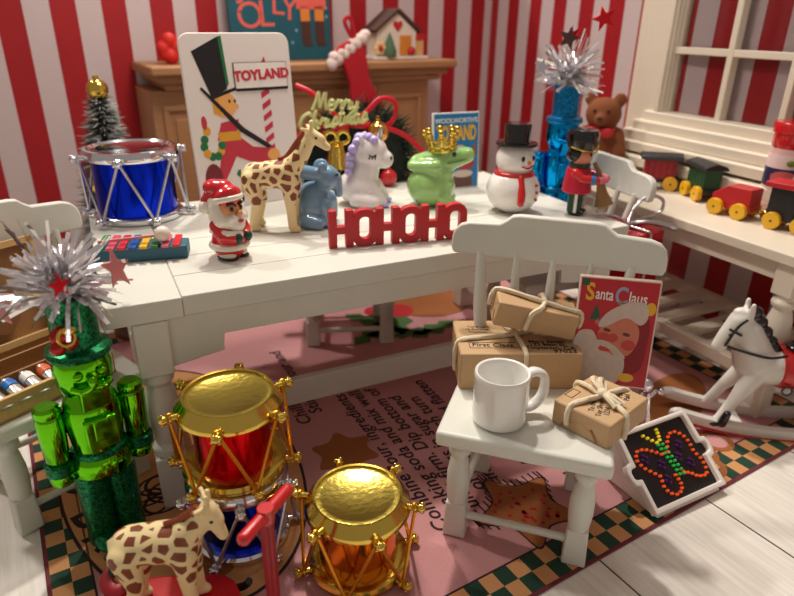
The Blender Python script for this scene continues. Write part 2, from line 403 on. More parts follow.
for j in range(2, ny-2):
    for i in (0, 1, nx-1, nx-2): cell(0.012+cx*(i+.5), 0.012+cy*(j+.5), cx, cy, (i+j) % 2)
b.build('checked_border', [RGREEN, RTAN], rug, smooth=False)
b = B()
bw = 0.012+2*cy; bx = 0.012+2*cx
for x, y, sx, sy in ((RL/2, bw, RL-2*bx, 0.006), (RL/2, RD-bw, RL-2*bx, 0.006), (bx, RD/2, 0.006, RD-2*bw), (RL-bx, RD/2, 0.006, RD-2*bw)): b.box((x, y, -0.0010), (sx, sy, 0.0036))
# tan oval medallion outline, hatch strokes
OC, OR = (0.47, 1.13), (0.405, 0.72)
b.ring(ell(OR[0], OR[1], 64, *OC), ell(OR[0]-0.010, OR[1]-0.010, 64, *OC), 0.0012, T(0, 0, 0.0004))
b.ring(ell(OR[0]-0.19, OR[1]-0.24, 64, *OC), ell(OR[0]-0.198, OR[1]-0.248, 64, *OC), 0.0012, T(0, 0, 0.0004))
b.build('printed_outline', RINK, rug)
b = B(); b.prism(ell(OR[0]-0.008, OR[1]-0.008, 64, *OC), 0.0010, T(0, 0, -0.0002)); b.build('oval_medallion', RTAN, rug)
for ch, a, sz in (('A', 205, .12), ('D', 194, .13), ('O', 176, .13)):
    px, py = OC[0]+(OR[0]-0.065)*math.cos(R(a)), OC[1]+(OR[1]-0.085)*math.sin(R(a))
    B().text(ch, sz, T(px, py, 0.0012) @ RZ(a-270), 0.0005, offset=0.004).build('medallion_letter', RINK, rug)
for u, v, st in ((1.115, .335, 'Combine flour, ingredients'), (1.19, .39, 'baking soda and mix well. Dip'), (1.262, .37, 'until firm. Dip bottom of glass'), (1.333, .43, 'of glass in sugar and'), (1.405, .45, 'in sugar each turn'),
                 (1.50, .62, 'hour and flatten'), (1.585, .45, 'Bake until'), (1.675, .33, 'brown.'), (1.04, 1.15, 'Stir one hour and'), (0.97, 1.1, 'Chill dough')):
    B().text(st, 0.078, T(u, v, 0.0006) @ RZ(86), 0.0006, align='LEFT', shear=0.12, space=1.05, offset=.0006).build('recipe_line', RINK, rug)
def cookie(name, poly, mats, extra=None):
    bb = B(); bb.prism([(x*1.05, y*1.05) for x, y in poly], 0.0012, T(0, 0, 0.0002), 1); bb.prism(poly, 0.0016, T(0, 0, 0.0004), 0)
    if extra: extra(bb)
    return bb
def sm_poly(poly, n=5): return [(v.x, v.y) for v in spline([(x, y, 0) for x, y in poly], n, True)]
stp = sm_poly(star5(0.175, 0.105, 5, 100))
def dots(bb):
    random.seed(3)
    for k in range(44):
        a, r_ = random.random()*2*PI, 0.11*math.sqrt(random.random()); bb.prism(ell(.0075, .0075, 8, r_*math.cos(a), r_*math.sin(a)), 0.0022, T(0, 0, .0004), 2)
    for k in range(60):
        p = stp[int(k/60*len(stp))]
        if p[1] > -0.02:
            bb.box((p[0]*1.06, p[1]*1.06+0.008, 0.0010), (0.005, 0.05, 0.0012), m=1)
o = cookie('c', stp, None, dots).build('star_cookie_print', [RBROWN, RINK, RRED], rug); o.location = (1.405, 0.285, 0)
b = B()
for cx_, cy_, rr, a in ((2.09, .15, .06, 0), (2.18, .165, .06, 40), (2.135, .11, .065, 90), (2.31, .18, .055, 0)):
    b.torus(rr, 0.012, T(cx_, cy_, 0.0008) @ SC(1, 1, .06), 24, 8)
b.build('pretzel_print', RBROWN, rug)
b = B()
for cx_, cy_, a, L_ in ((1.60, 1.68, 30, .17), (1.72, 1.60, -20, .19), (1.80, 1.72, 60, .17), (1.66, 1.80, 120, .17), (1.9, 1.55, 10, .16)):
    b.prism([(cx_ + x*math.cos(R(a)) - y*math.sin(R(a)), cy_ + x*math.sin(R(a)) + y*math.cos(R(a))) for x, y in [(-L_, 0), (-L_*.6, .05), (-L_*.35, .025), (0, .07), (L_*.35, .03), (L_*.6, .05), (L_, 0), (L_*.6, -.05), (L_*.35, -.03), (0, -.07), (-L_*.35, -.025), (-L_*.6, -.05)]], 0.0012, T(0, 0, .0004))
b.build('holly_leaf_print', RLEAF, rug)
for pl_, z_ in ((ell(.24, .20, 24, 2.10, 1.85), .0003), (ell(.30, .12, 24, 2.40, .45, 20), .0003), (ell(.075, .055, 16, 0.45, .58, 20), .0012), ([(x+1.02, y+.86) for x, y in sm_poly(star5(.13, .09, 6, 20))], .0004)):
    B().prism(pl_, .0014, T(0, 0, z_)).build('cookie_print', RBROWN, rug)
b = B()
for k in range(6): b.torus(.05+.01*(k % 3), .006, T(.33+.035*(k % 3), .93+.05*(k//2), .0012) @ SC(1, .8, .06), 18, 6)
b.build('swirl_print', RINK, rug)
b = B(); b.prism(ell(.085, .085, 20, 1.86, 1.84), .0014, T(0, 0, .0006)); b.prism(ell(.06, .06, 20, 1.74, 1.9), .0014, T(0, 0, .0006)); b.build('berry_print', RRED, rug)

# ------------------------------------------------------------------ long table
TL, TW, TH = 1.975, 1.08, 0.75
tb = thing('table', 'long white wooden table covered with toys', 'table', (0, 0, 0))
b = B()
for k in range(6): b.box((TL/2, 0.006+(TW-0.012)/6*(k+.5), TH-0.0325), (TL-0.434, (TW-0.012)/6-0.003, 0.065))
b.box((0.108, TW/2, TH-0.0325), (0.216, TW, 0.065)); b.box((TL-0.108, TW/2, TH-0.0325), (0.216, TW, 0.065))
b.box((TL/2, TW/2, TH-0.045), (TL-0.1, TW-0.03, 0.038))
b.build('tabletop', WHITE, tb, 0.0035)
b = B()
def apron(p, L_, w):
    return [(0, 0), (L_, 0), (L_, -.165), (L_-.05, -.165), (L_-.205, -.142), (L_-.21, -.085), (.21, -.085), (.205, -.142), (.05, -.165), (0, -.165)]
b.prism(apron(0, 1.75, 0), 0.02, T(.12, .035, TH-.065) @ RX(90)); b.prism(apron(0, 1.75, 0), 0.02, T(.12, TW-.02, TH-.065) @ RX(90))
b.prism(apron(0, .95, 0), 0.02, T(.10, .07, TH-.065) @ RZ(90) @ RX(90)); b.prism(apron(0, .95, 0), 0.02, T(TL-.12, .07, TH-.065) @ RZ(90) @ RX(90))
b.build('apron', WHITE, tb, 0.003)
def turned_leg(x, y, h, par, s=1.0):
    q = B(); w = 0.095*s
    q.box((x, y, 0.10), (w*.94, w*.94, 0.20), top=(1.06, 1.06)); q.box((x, y, h-0.09), (w*1.05, w*1.05, 0.18))
    q.lathe([(.040*s, .195), (.049*s, .215), (.049*s, .23), (.036*s, .245), (.047*s, .30), (.053*s, .36), (.048*s, .42), (.036*s, .46), (.05*s, .475), (.05*s, .49), (.042*s, h-.175)], T(x, y, 0), 20)
    q.build('leg', WHITE, par, 0.005)
for x in (.118, TL-.118):
    for y in (.048, TW-.055): turned_leg(x, y, TH-.066, tb)
b = B(); b.box((TL/2, .31, .145), (TL-.24, .035, .11)); b.build('stretcher', WHITE, tb, .004)
for x in (.118, TL-.118):
    b = B(); b.box((x, TW/2, .14), (.04, TW-.2, .06)); b.build('side_rail', WHITE, tb, .004)

# ------------------------------------------------------------------ chairs
def make_chair(label):
    c = thing('chair', label, 'chair', group='white spindle back chairs')
    b = B(); b.box((0, .03, .395), (.495, .50, .05)); b.build('seat', WHITE, c, .012, seg=3)
    for x, y in ((-.185, -.145), (.185, -.145), (-.17, .19), (.17, .19)):
        q = B(); q.box((x, y, .065), (.072, .062, .13), top=(.86, .86))
        q.lathe([(.028, .125), (.032, .14), (.036, .18), (.036, .23), (.028, .285), (.022, .30), (.034, .315), (.036, .33), (.022, .348), (.03, .372)], T(x, y, 0), 16)
        q.build('leg', WHITE, c, .006)
    for p0, p1 in (((-.16, -.145, .075), (.16, -.145, .075)), ((-.185, -.12, .10), (-.17, .17, .10)), ((.185, -.12, .10), (.17, .17, .10)), ((-.15, .19, .09), (.15, .19, .09))):
        b = B(); b.cyl(p0, p1, .0125, n=10); b.build('stretcher', WHITE, c)
    for k in range(5):
        x = (-.205, -.1025, 0, .1025, .205)[k]; b = B()
        r_ = .02 if k in (0, 4) else .0155
        b.tube([(x, .235, .415), (x*1.08, .262, .60), (x*1.17, .30, .80)], lambda t, r_=r_: r_*(.75+.45*math.sin(PI*t)), 10); b.build('spindle', WHITE, c)
    H = .34; pts = [(-H+.008, .782), (-H, .80)]
    pts += [(-H, .835), (-H+.006, .858), (-H+.025, .878), (-H+.055, .888), (-.185, .893), (-.165, .905), (-.145, .922), (-.12, .926)]
    full = pts + [(-x, z) for x, z in pts[::-1]]
    b = B(); b.prism(full, .03, T(0, .012, .004) @ T(0, .315, 0) @ Matrix(((1, 0, 0, 0), (0, .13, -1, -.11), (0, 1, 0, 0), (0, 0, 0, 1)))); b.build('crest_rail', WHITE, c, .006)
    return c
ch = make_chair('white spindle back chair holding parcels, a mug and a book, drawn up before the table')
ch.location = (1.136, -.51, 0); ch.rotation_euler = (0, 0, R(-43.8))
dup(ch, (-.215, .315, 0), 23.4, 'white spindle back chair carrying the wooden paint box, behind the green nutcracker')
dup(ch, (1.13, .985, 0), -20.4, 'white spindle back chair pushed in at the far side of the table, seen under it')
dup(ch, (1.955, .50, 0), -97, 'white spindle back chair at the table end beside the train desk, carrying the blue nutcracker')

# ------------------------------------------------------------------ desk by the window
DZ = .72; DX = 2.34
dk = thing('desk', 'white wooden desk with slatted lower shelf under the window, carrying the toy train', 'desk', (DX, .27, 0))
b = B(); b.box((.30, 0, DZ-.0225), (.62, 1.62, .045)); b.build('desktop', CREAM, dk, .006)
b = B(); b.box((.045, 0, DZ-.085), (.03, 1.5, .08)); b.box((.56, 0, DZ-.085), (.03, 1.5, .08)); b.box((.30, -.735, DZ-.085), (.5, .03, .08)); b.box((.30, .735, DZ-.085), (.5, .03, .08)); b.build('apron', CREAM, dk, .003)
for x in (.055, .55):
    for y in (-.715, .715):
        q = B(); q.box((x, y, DZ-.11), (.085, .085, .13)); q.box((x, y, .11), (.08, .08, .22))
        q.lathe([(.036, .215), (.04, .23), (.033, .25), (.046, .30), (.052, .36), (.046, .44), (.034, .485), (.046, .50), (.048, .515), (.034, .53), (.044, .56)], T(x, y, 0), 20)
        q.build('leg', CREAM, dk, .004)
b = B(); b.box((.055, 0, .17), (.05, 1.38, .055)); b.box((.55, 0, .17), (.05, 1.38, .055)); b.build('shelf_rail', CREAM, dk, .004)
for k in range(9):
    b = B(); b.box((.30, -.60+.15*k, .185), (.50, .075, .022)); b.build('shelf_slat', CREAM, dk, .003)

# ------------------------------------------------------------------ fireplace
fp = thing('fireplace', 'honey oak fireplace with a moulded mantel shelf against the striped wall', 'fireplace', (*WALL_O, 0), WALL_A)
b = B(); b.box((1.735, -.26, 1.24), (1.98, .50, .05)); b.box((1.735, -.235, 1.195), (1.89, .45, .045)); b.box((1.735, -.22, 1.155), (1.82, .42, .04)); b.build('mantel_shelf', OAK, fp, .012)
b = B()
b.box((.95, -.20, .57), (.40, .385, 1.13)); b.box((2.37, -.20, .57), (.40, .385, 1.13)); b.box((1.66, -.20, .98), (1.02, .385, .31)); b.build('surround', OAK, fp, .006)
b = B()
for cx_ in (.95, 2.37):
    for dx, dz, sx, sz in ((-.13, 0, .03, .92), (.13, 0, .03, .92), (0, .46, .29, .03), (0, -.46, .29, .03)): b.box((cx_+dx, -.398, .58+dz), (sx, .02, sz))
    b.box((cx_, -.396, .58), (.17, .014, .80))
for dx, dz, sx, sz in ((-.42, 0, .03, .22), (.42, 0, .03, .22), (0, .10, .86, .03), (0, -.10, .86, .03)): b.box((1.66+dx, -.398, .99+dz), (sx, .02, sz))
b.build('panel_moulding', OAK, fp, .005)
b = B(); b.box((1.66, -.06, .41), (1.02, .10, .82)); b.build('firebox', M('firebox_black', (20, 16, 14), .8), fp)

def on_wall(s, y, z):
    a = R(WALL_A); return (WALL_O[0]+s*math.cos(a)-y*math.sin(a), WALL_O[1]+s*math.sin(a)+y*math.cos(a), z)
MT = 1.266
pic = thing('picture', 'teal picture board lettered JOLLY with a toy soldier, standing on the mantel', 'picture', on_wall(1.618, -.2, MT), WALL_A, rx=-4)
b = B(); b.box((0, .012, .27), (.655, .024, .54)); b.build('board', M('teal_print', (14, 82, 98), .5, var=.2, scale=8), pic, .004)
CORAL = M('coral_print', (220, 96, 84), .5)
b = B()
for ch_, x, z, s in (('J', -.235, .40, .17), ('O', -.20, .235, .19), ('L', -.10, .245, .19), ('L', -.02, .305, .17), ('Y', .055, .275, .17)): b.text(ch_, s*1.1, FACE(-.001) @ T(x, z+.01, 0) @ RZ(random.uniform(-6, 6)), .001)
b.build('lettering', CORAL, pic)
b = B()
b.box((.20, -.002, .37), (.20, .004, .16)); b.build('soldier_coat', CORAL, pic, .001)
b = B()
for x in (.155, .25): b.box((x, -.002, .265), (.06, .004, .09)); b.box((x, -.002, .165), (.062, .004, .12), m=1); b.box((x+.008, -.002, .092), (.06, .004, .025), m=1)
b.build('soldier_legs', [M('orange_print', (216, 128, 50), .5), M('brown_print', (72, 40, 34), .5)], pic)
b = B()
for x, z in ((-.27, .10), (-.05, .12), (.06, .10), (.09, .17), (.30, .30), (.30, .25), (-.26, .27)): b.prism(ell(.009, .009, 8, x, z), .002, FACE(0))
b.build('printed_dots', M('sky_print', (120, 160, 190), .5), pic)

hs = thing('gingerbread_house', 'small white toy house with a red heart under its gable on the mantel', 'toy house', on_wall(2.35, -.30, MT), WALL_A)
b = B(); b.box((0, 0, .010), (.42, .20, .020)); b.build('base', M('snow_base', (226, 214, 206), .6), hs, .004)
b = B(); b.prism([(-.165, .02), (.13, .02), (.13, .17), (-.015, .28), (-.165, .17)], .13, T(0, .065, 0) @ RX(90)); b.build('walls', M('house_white', (222, 206, 190), .6), hs, .003)
b = B(); b.box((-.105, 0, .232), (.215, .17, .02), RY(-37)); b.box((.07, 0, .232), (.215, .17, .02), RY(37)); b.build('roof', M('house_roof', (70, 42, 32), .6), hs, .003)
b = B(); b.prism([(0, -.032), (.034, .005), (.03, .028), (.012, .03), (0, .018), (-.012, .03), (-.03, .028), (-.034, .005)], .008, FACE(-.064) @ T(-.015, .20, 0)); b.build('heart', REDMATTE, hs)
b = B(); b.box((.045, -.068, .085), (.085, .012, .12)); b.build('door', M('house_door', (204, 126, 44), .6), hs, .003)
b = B(); b.lathe([(.001, .165), (.02, .12), (.03, .09), (.045, .05), (.04, .022), (0, .02)], T(-.085, -.085, 0), 10); b.build('pine_tree', M('pine_print', (74, 104, 78), .7), hs)
b = B()
for k in range(6): b.sph((-.155+.028*math.cos(k*PI/3), -.085, .07+.028*math.sin(k*PI/3)), (.018, .008, .018), n=8)
b.sph((-.155, -.09, .07), .018, m=1, n=8); b.build('flower', [M('flower_cream', (230, 196, 140), .6), REDMATTE], hs)
b = B(); b.box((.165, -.03, .07), (.06, .06, .10)); b.box((.165, -.03, .135), (.075, .075, .03), m=1); b.sph((.085, -.08, .05), .028, m=1, n=10); b.build('shed', [M('shed_tan', (206, 160, 100), .6), REDMATTE], hs, .002)

sk = thing('stocking', 'red felt stocking with white scalloped cuff hanging on the mantel', 'stocking', on_wall(1.90, -.535, 1.0), WALL_A)
sp_ = sm_poly([(-.10, .34), (.06, .40), (.10, .30), (.13, .16), (.21, .02), (.20, -.05), (.12, -.07), (.0, -.01), (-.01, .13), (-.05, .24)], 4)
b = B(); b.prism(sp_, .045, FACE(.022) @ T(0, 0, 0)); b.build('foot', M('red_felt', (176, 18, 34), .9, var=.12, bump=.2), sk, .015, seg=3)
b = B()
for k in range(6): b.sph((-.125+.042*k, -.0, .26+.028*k), (.036, .035, .04), n=10)
for k in range(6): b.sph((-.11+.042*k, -.0, .30+.024*k), (.036, .034, .03), n=10)
b.build('cuff', M('white_felt', (226, 206, 200), .95, bump=.3), sk)
b = B(); b.tube(spline([(.03, .0, .38), (-.02, .0, .45), (-.035, .0, .50), (.0, .0, .51), (.02, .0, .45), (.04, 0, .38)], 5), .013, 8); b.build('loop', M('red_felt', (176, 18, 34), .9), sk)

b = B()
for k, (x, z, r_) in enumerate(((0, .04, .045), (-.035, .08, .04), (.035, .085, .04), (0, .12, .042), (-.03, .05, .035))): b.sph((x, 0, z), r_, n=12)
o = b.blob('ornament', M('scarlet_matte', (206, 28, 22), .6), None, .007, 4); o.location = on_wall(.90, -.33, MT); tag(o, 'lumpy scarlet ornament on the mantel peeking from behind the white card', 'ornament')

# ------------------------------------------------------------------ drums
def make_drum(label, r, h, loc, rz, rimm, bodym, headm, cordm, br, style, grp='toy drums', nl=6):
    d = thing('drum', label, 'drum', loc, rz, grp)
    b = B(); b.lathe([(br*r, .03), (br*r, h-.03)], None, 40); b.build('shell', bodym, d)
    if style == 'cone':
        top = [(r*.80, h-.012), (r*.80, h-.002), (r*.84, h), (r*.86, h-.006), (r*.97, h-.026), (r, h-.034), (r*1.0, h-.046), (r*.95, h-.048), (r*.80, h-.040)]
        bot = [(r*.72, .006), (r*.90, 0), (r*.96, .006), (r, .022), (r*.97, .036), (r*.80, .046), (r*.70, .044)]
    else:
        top = [(r*.80, h-.040), (r*.97, h-.040), (r, h-.030), (r*.99, h-.012), (r*.95, h-.002), (r*.88, h), (r*.80, h-.010)]
        bot = [(r*.78, 0), (r*.92, 0), (r*.95, .006), (r*.95, .022), (r*.90, .030), (r*.78, .032)]
    b = B(); b.lathe(top, None, 48, closed=True); b.build('top_hoop', rimm, d)
    b = B(); b.lathe(bot, None, 48, closed=True); b.build('bottom_hoop', rimm, d)
    b = B(); b.lathe([(r*.81, h-.022), (r*.81, h-.008), (r*.70, h-.005), (r*.68, h-.0065), (0.001, h-.004)], None, 48); b.build('drumhead', headm, d)
    tops, bots = [], []
    for k in range(nl):
        for lv, lst, off in ((h-.030, tops, 0), (.022, bots, .5)):
            a = 2*PI*(k+off)/nl; q = B(); e = Vector((math.cos(a), math.sin(a), 0)); p = e*r; p.z = lv
            q.cyl(p-e*.012, p+e*.020, .010, .009, 10); q.sph(p+e*.030, (.016, .016, .014), n=10); q.torus(.011, .004, Matrix.Translation(p+e*.014) @ e.to_track_quat('Z', 'Y').to_matrix().to_4x4(), 10, 6)
            for g in range(4):
                aa = g*PI/2+.6; q.sph(p+e*.034+Vector((-e.y*math.cos(aa), e.x*math.cos(aa), math.sin(aa)))*.011, .007, n=6)
            q.torus(.012, .0045, Matrix.Translation(p+e*.014) @ RX(70), 10, 6, m=1); q.build('lug', [rimm, cordm], d); lst.append(p+e*.014)
    for k in range(nl):
        for j in (k, k-1):
            q = B(); q.rope(tops[k], bots[j % nl], .0058, .017, n=6); q.build('cord', cordm, d)
    return d
REDFOIL = M('red_foil', (206, 14, 24), .2, 1.0, var=.25, scale=3, stretch=(9, 9, .6), bump=.25, bscale=7)
BLUEFOIL = M('blue_foil', (14, 44, 206), .2, 1.0, var=.25, scale=3, stretch=(9, 9, .6), bump=.22, bscale=7)
GOLDFOIL = M('amber_foil', (232, 140, 36), .12, 1.0, var=.2, scale=3, stretch=(9, 9, .6), bump=.22, bscale=7)
GOLDCORD = M('gold_cord', (214, 150, 48), .35, 1.0, var=.15, scale=80)
SILVERCORD = M('silver_cord', (200, 198, 202), .3, 1.0, var=.15, scale=80)
CLEARHEAD = M('silver_foil_head', (214, 210, 214), .1, 1.0, var=.05, bump=.05)
make_drum('blue and silver toy drum standing on the table', .182, .285, (.193, .935, TH), 12, SILVER, BLUEFOIL, CLEARHEAD, SILVERCORD, .84, 'flat')
make_drum('blue toy drum with silver hoops on the rug, underneath the red one', .155, .262, (.285, -.205, 0), 20, SILVER, BLUEFOIL, CLEARHEAD, SILVERCORD, .80, 'flat')
make_drum('red toy drum with gold hoops stacked on a blue drum', .155, .262, (.285, -.205, .264), 8, GOLD, REDFOIL, GOLDHEAD, GOLDCORD, .72, 'cone')
make_drum('amber and gold toy drum standing alone on the rug', .154, .262, (.572, -.470, 0), 26, GOLD, GOLDFOIL, GOLDHEAD, GOLDCORD, .76, 'cone')

# ------------------------------------------------------------------ glass nutcrackers
def nutcracker(name, label, loc, rz, met, glit, seed, R_, ns):
    n = thing(name, label, 'nutcracker', loc, rz, 'foil nutcracker ornaments')
    n.scale = (.88, .88, 1)
    for x in (-.045, .045):
        b = B(); b.lathe([(.048, 0), (.054, .02), (.05, .06), (.052, .16), (.055, .24), (.05, .29)], T(x, 0, 0), 18); b.sph((x, -.045, .025), (.045, .065, .028), n=12); b.build('leg', glit, n)
    b = B(); b.lathe([(.08, .255), (.098, .27), (.102, .30), (.092, .325), (.08, .34), (.083, .37), (.090, .44), (.090, .48), (.078, .515), (.06, .535), (.055, .54)], SC(1, .86, 1), 32)
    b.build('torso', met, n)
    b = B(); b.lathe([(.086, .325), (.092, .333), (.090, .346), (.082, .352)], SC(1, .87, 1), 32, closed=False); b.build('belt', glit, n)
    b = B(); b.lathe([(.05, .525), (.074, .54), (.088, .575), (.089, .62), (.08, .65), (.06, .66)], SC(1, .92, 1), 32); b.build('head', met, n)
    b = B(); b.box((0, -.083, .545), (.085, .035, .07), RX(8)); b.sph((0, -.098, .595), (.016, .022, .022), n=10); b.tube(spline([(-.06, -.075, .58), (-.03, -.095, .572), (0, -.098, .58), (.03, -.095, .572), (.06, -.075, .58)], 4), .011, 8)
    b.build('beard', met, n, .006)
    for x in (-.035, .035):
        b = B(); b.sph((x, -.085, .615), (.016, .01, .012), n=10); b.build('eye', met, n)
    b = B(); b.prism([(-.045, 0), (.045, 0), (.05, .03), (.05, .10), (-.05, .10), (-.05, .03)], .022, FACE(-.075) @ T(0, .375, 0)); b.box((0, -.094, .44), (.05, .012, .07)); b.build('chest_plate', met, n, .005)
    for sx in (-1, 1):
        b = B(); x = .128*sx
        b.lathe([(.03, .52), (.04, .512), (.042, .50), (.038, .49), (.042, .48), (.040, .40), (.038, .335), (.034, .33)], T(x, 0, 0), 20); arm = b.build('arm', met, n)
        b = B(); b.lathe([(.038, .335), (.046, .33), (.046, .298), (.038, .292)], T(x, 0, 0), 20); b.build('cuff', glit, arm)
        b = B(); b.lathe([(.036, .295), (.04, .28), (.036, .262), (.02, .25), (0, .248)], T(x, 0, 0), 18); b.build('hand', met, arm)
    b = B(); b.lathe([(.08, .648), (.094, .652), (.098, .662), (.094, .674), (.072, .682), (.069, .69), (.069, .76), (.071, .825), (.06, .832), (0, .832)], None, 32); b.build('hat', glit, n)
    random.seed(seed); b = B(); c0 = Vector((-.015, -.02, .862))
    for k in range(ns):
        d = Vector((random.gauss(0, 1), random.gauss(0, 1), random.gauss(.05, .62))).normalized()
        if d.z < -.45: d.z = -d.z
        L_ = R_*random.uniform(.35, 1.0)**1.2; w = random.uniform(.004, .0085)
        s = d.cross(Vector((random.gauss(0, 1), random.gauss(0, 1), random.gauss(0, 1)))).normalized()*w
        bend = Vector((random.uniform(-.03, .03), random.uniform(-.03, .03), random.uniform(-.04, .02)))
        o_ = c0 + Vector((random.uniform(-.04, .04), random.uniform(-.04, .04), random.uniform(-.03, .03)))
        p0, p1, p2 = o_, o_+d*L_*.5+bend*.4, o_+d*L_+bend
        v = [b.bm.verts.new(q) for q in (p0-s, p0+s, p1+s, p1-s, p2+s*.9, p2-s*.9)]
        b.bm.faces.new((v[0], v[1], v[2], v[3])); b.bm.faces.new((v[3], v[2], v[4], v[5]))
    o = b.build('tinsel', TINSEL, n, flip=False, smooth=False); o['kind'] = 'stuff'
    return n
GM = M('green_foil', (104, 200, 28), .09, 1.0, var=.12, scale=6, bump=.1, bscale=14); GG = M_glitter('green_glitter', (30, 150, 90), (4, 58, 36))
BM_ = M('blue_foil_bright', (10, 150, 226), .12, 1.0, var=.12, scale=6, bump=.2, bscale=22); BG = M_glitter('blue_glitter', (30, 160, 220), (6, 84, 150))
PINKFOIL = M('pink_foil', (232, 160, 166), .2, .8, var=.1); REDFOIL2 = M('ruby_foil', (200, 30, 40), .2, .85, var=.1); GUN = M('gunmetal_foil', (96, 74, 70), .3, .8)
def foil_star(par, p, r_, rot, mt):
    b = B(); b.prism(star5(r_, r_*.42), .004); o = b.build('foil_star', mt, par, .0015); o.location = p; o.rotation_euler = [R(a) for a in rot]
gn = nutcracker('nutcracker', 'green foil nutcracker with glitter top hat and tinsel plume standing on the rug', (-.074, -.034, 0), 14, GM, GG, 11, .19, 300)
foil_star(gn, (.12, -.12, .905), .06, (70, 10, 30), PINKFOIL); foil_star(gn, (-.19, -.03, .845), .06, (80, 0, -20), PINKFOIL); foil_star(gn, (-.10, .02, 1.0), .05, (60, 20, 70), GUN)
foil_star(gn, (-.04, -.14, .90), .035, (85, 0, 10), REDFOIL2)
b = B(); b.sph((0, 0, 0), (.032, .02, .03), n=12); b.sph((.02, -.01, -.02), (.024, .018, .022), n=10); b.sph((-.015, -.008, -.028), (.024, .016, .022), n=10); b.sph((.022, -.016, .016), (.02, .014, .014), m=1, n=10); b.torus(.022, .006, T(.01, -.02, 0) @ RX(80), 14, 6, m=1)
o = b.build('hat_pin', [M('rose_foil', (170, 44, 40), .25, .7, var=.3, scale=50), GOLD], gn); o.location = (-.055, -.085, .745)
bn = nutcracker('nutcracker', 'bright blue foil nutcracker with silver tinsel plume behind the toy soldier', (2.085, .60, .42), -15, BM_, BG, 5, .20, 260)
foil_star(bn, (-.075, -.10, 1.02), .055, (80, 15, -20), GUN); foil_star(bn, (.12, -.06, 1.10), .062, (62, -20, -25), REDFOIL2); foil_star(bn, (-.20, -.10, .90), .045, (80, 10, -20), SILVER); foil_star(bn, (-.045, -.08, 1.03), .04, (80, 40, -10), REDFOIL2)

# ------------------------------------------------------------------ animals and figures on the table
CREAMG = M('giraffe_cream', (236, 214, 160), .45)
MANE = M('giraffe_mane', (146, 66, 28), .6, var=.2, scale=60, bump=.3)
EYE = M('eye_black', (10, 9, 10), .15, coat=.6)
def giraffe(label, loc, rz, neck, head, zs, mat, sc=1.0):
    g = thing('giraffe', label, 'giraffe', loc, rz, 'toy giraffes'); g.scale = (sc, sc, sc)
    nx, nz = neck; hx, hz = head
    b = B()
    b.caps((-.070, 0, .212), (.045, 0, .222), .052, .054); b.sph((-.085, 0, .205), (.042, .044, .056)); b.caps((.045, 0, .205), (.066, 0, .25), .052, .040)
    b.caps((.058, 0, .235), (nx*.55+.03, 0, .235+(nz-.235)*.5), .042, .030); b.caps((nx*.55+.03, 0, .235+(nz-.235)*.5), (nx, 0, nz), .030, .022)
    b.caps((nx, 0, nz), (nx+(hx-nx)*.55, 0, nz+(hz-nz)*.45+.004), .026, .022); b.caps((nx+(hx-nx)*.5, 0, nz+(hz-nz)*.5), (hx, 0, hz), .020, .0145)
    for s in (-1, 1):
        b.caps((.062, .028*s, .20), (.064, .034*s, .10), .034, .021); b.caps((.064, .034*s, .10), (.068, .034*s, .022), .020, .018); b.caps((.070, .034*s, .018), (.086, .034*s, .014), .020, .014)
        b.caps((-.084, .026*s, .20), (-.068, .034*s, .11), .042, .023); b.caps((-.068, .034*s, .11), (-.088, .034*s, .022), .020, .018); b.caps((-.088, .034*s, .018), (-.070, .034*s, .014), .020, .014)
        b.caps((nx-.008, .020*s, nz+.018), (nx-.024, .046*s, nz+.030), .009, .007); b.caps((nx+.004, .010*s, nz+.02), (nx+.001, .012*s, nz+.050), .006, .008)
    b.caps((-.124, 0, .225), (-.135, 0, .13), .008, .006)
    b.blob('body', mat, g, .0052, 3)
    b = B(); mp = spline([(.018, 0, .274), (.05, 0, .285), (nx*.55+.002, 0, .235+(nz-.235)*.5+.026), (nx-.024, 0, nz+.012)], 6); b.tube(mp, .012, 8, flat=(.6, 1)); b.build('mane', MANE, g)
    for s in (-1, 1):
        b = B(); b.sph((nx+(hx-nx)*.36, .0205*s, nz+(hz-nz)*.32+.008), .0062, n=8); b.build('eye', EYE, g)
    b = B(); b.sph((-.136, 0, .122), (.011, .010, .020), n=8); b.build('tail_tuft', MATBLACK, g)
    return g
giraffe('cream and brown spotted toy giraffe with a tall neck standing on the table', (.660, .525, TH), -30, (.148, .368), (.206, .326), 0, M_giraffe('giraffe_spots', 25, .11, .128), 0.985)
giraffe('short necked spotted toy giraffe with lowered head standing on the red sled', (.040, -.450, .066), -22, (.128, .315), (.158, .235), 0, M_giraffe('giraffe_spots_young', 25, .09, .108), 1.0)

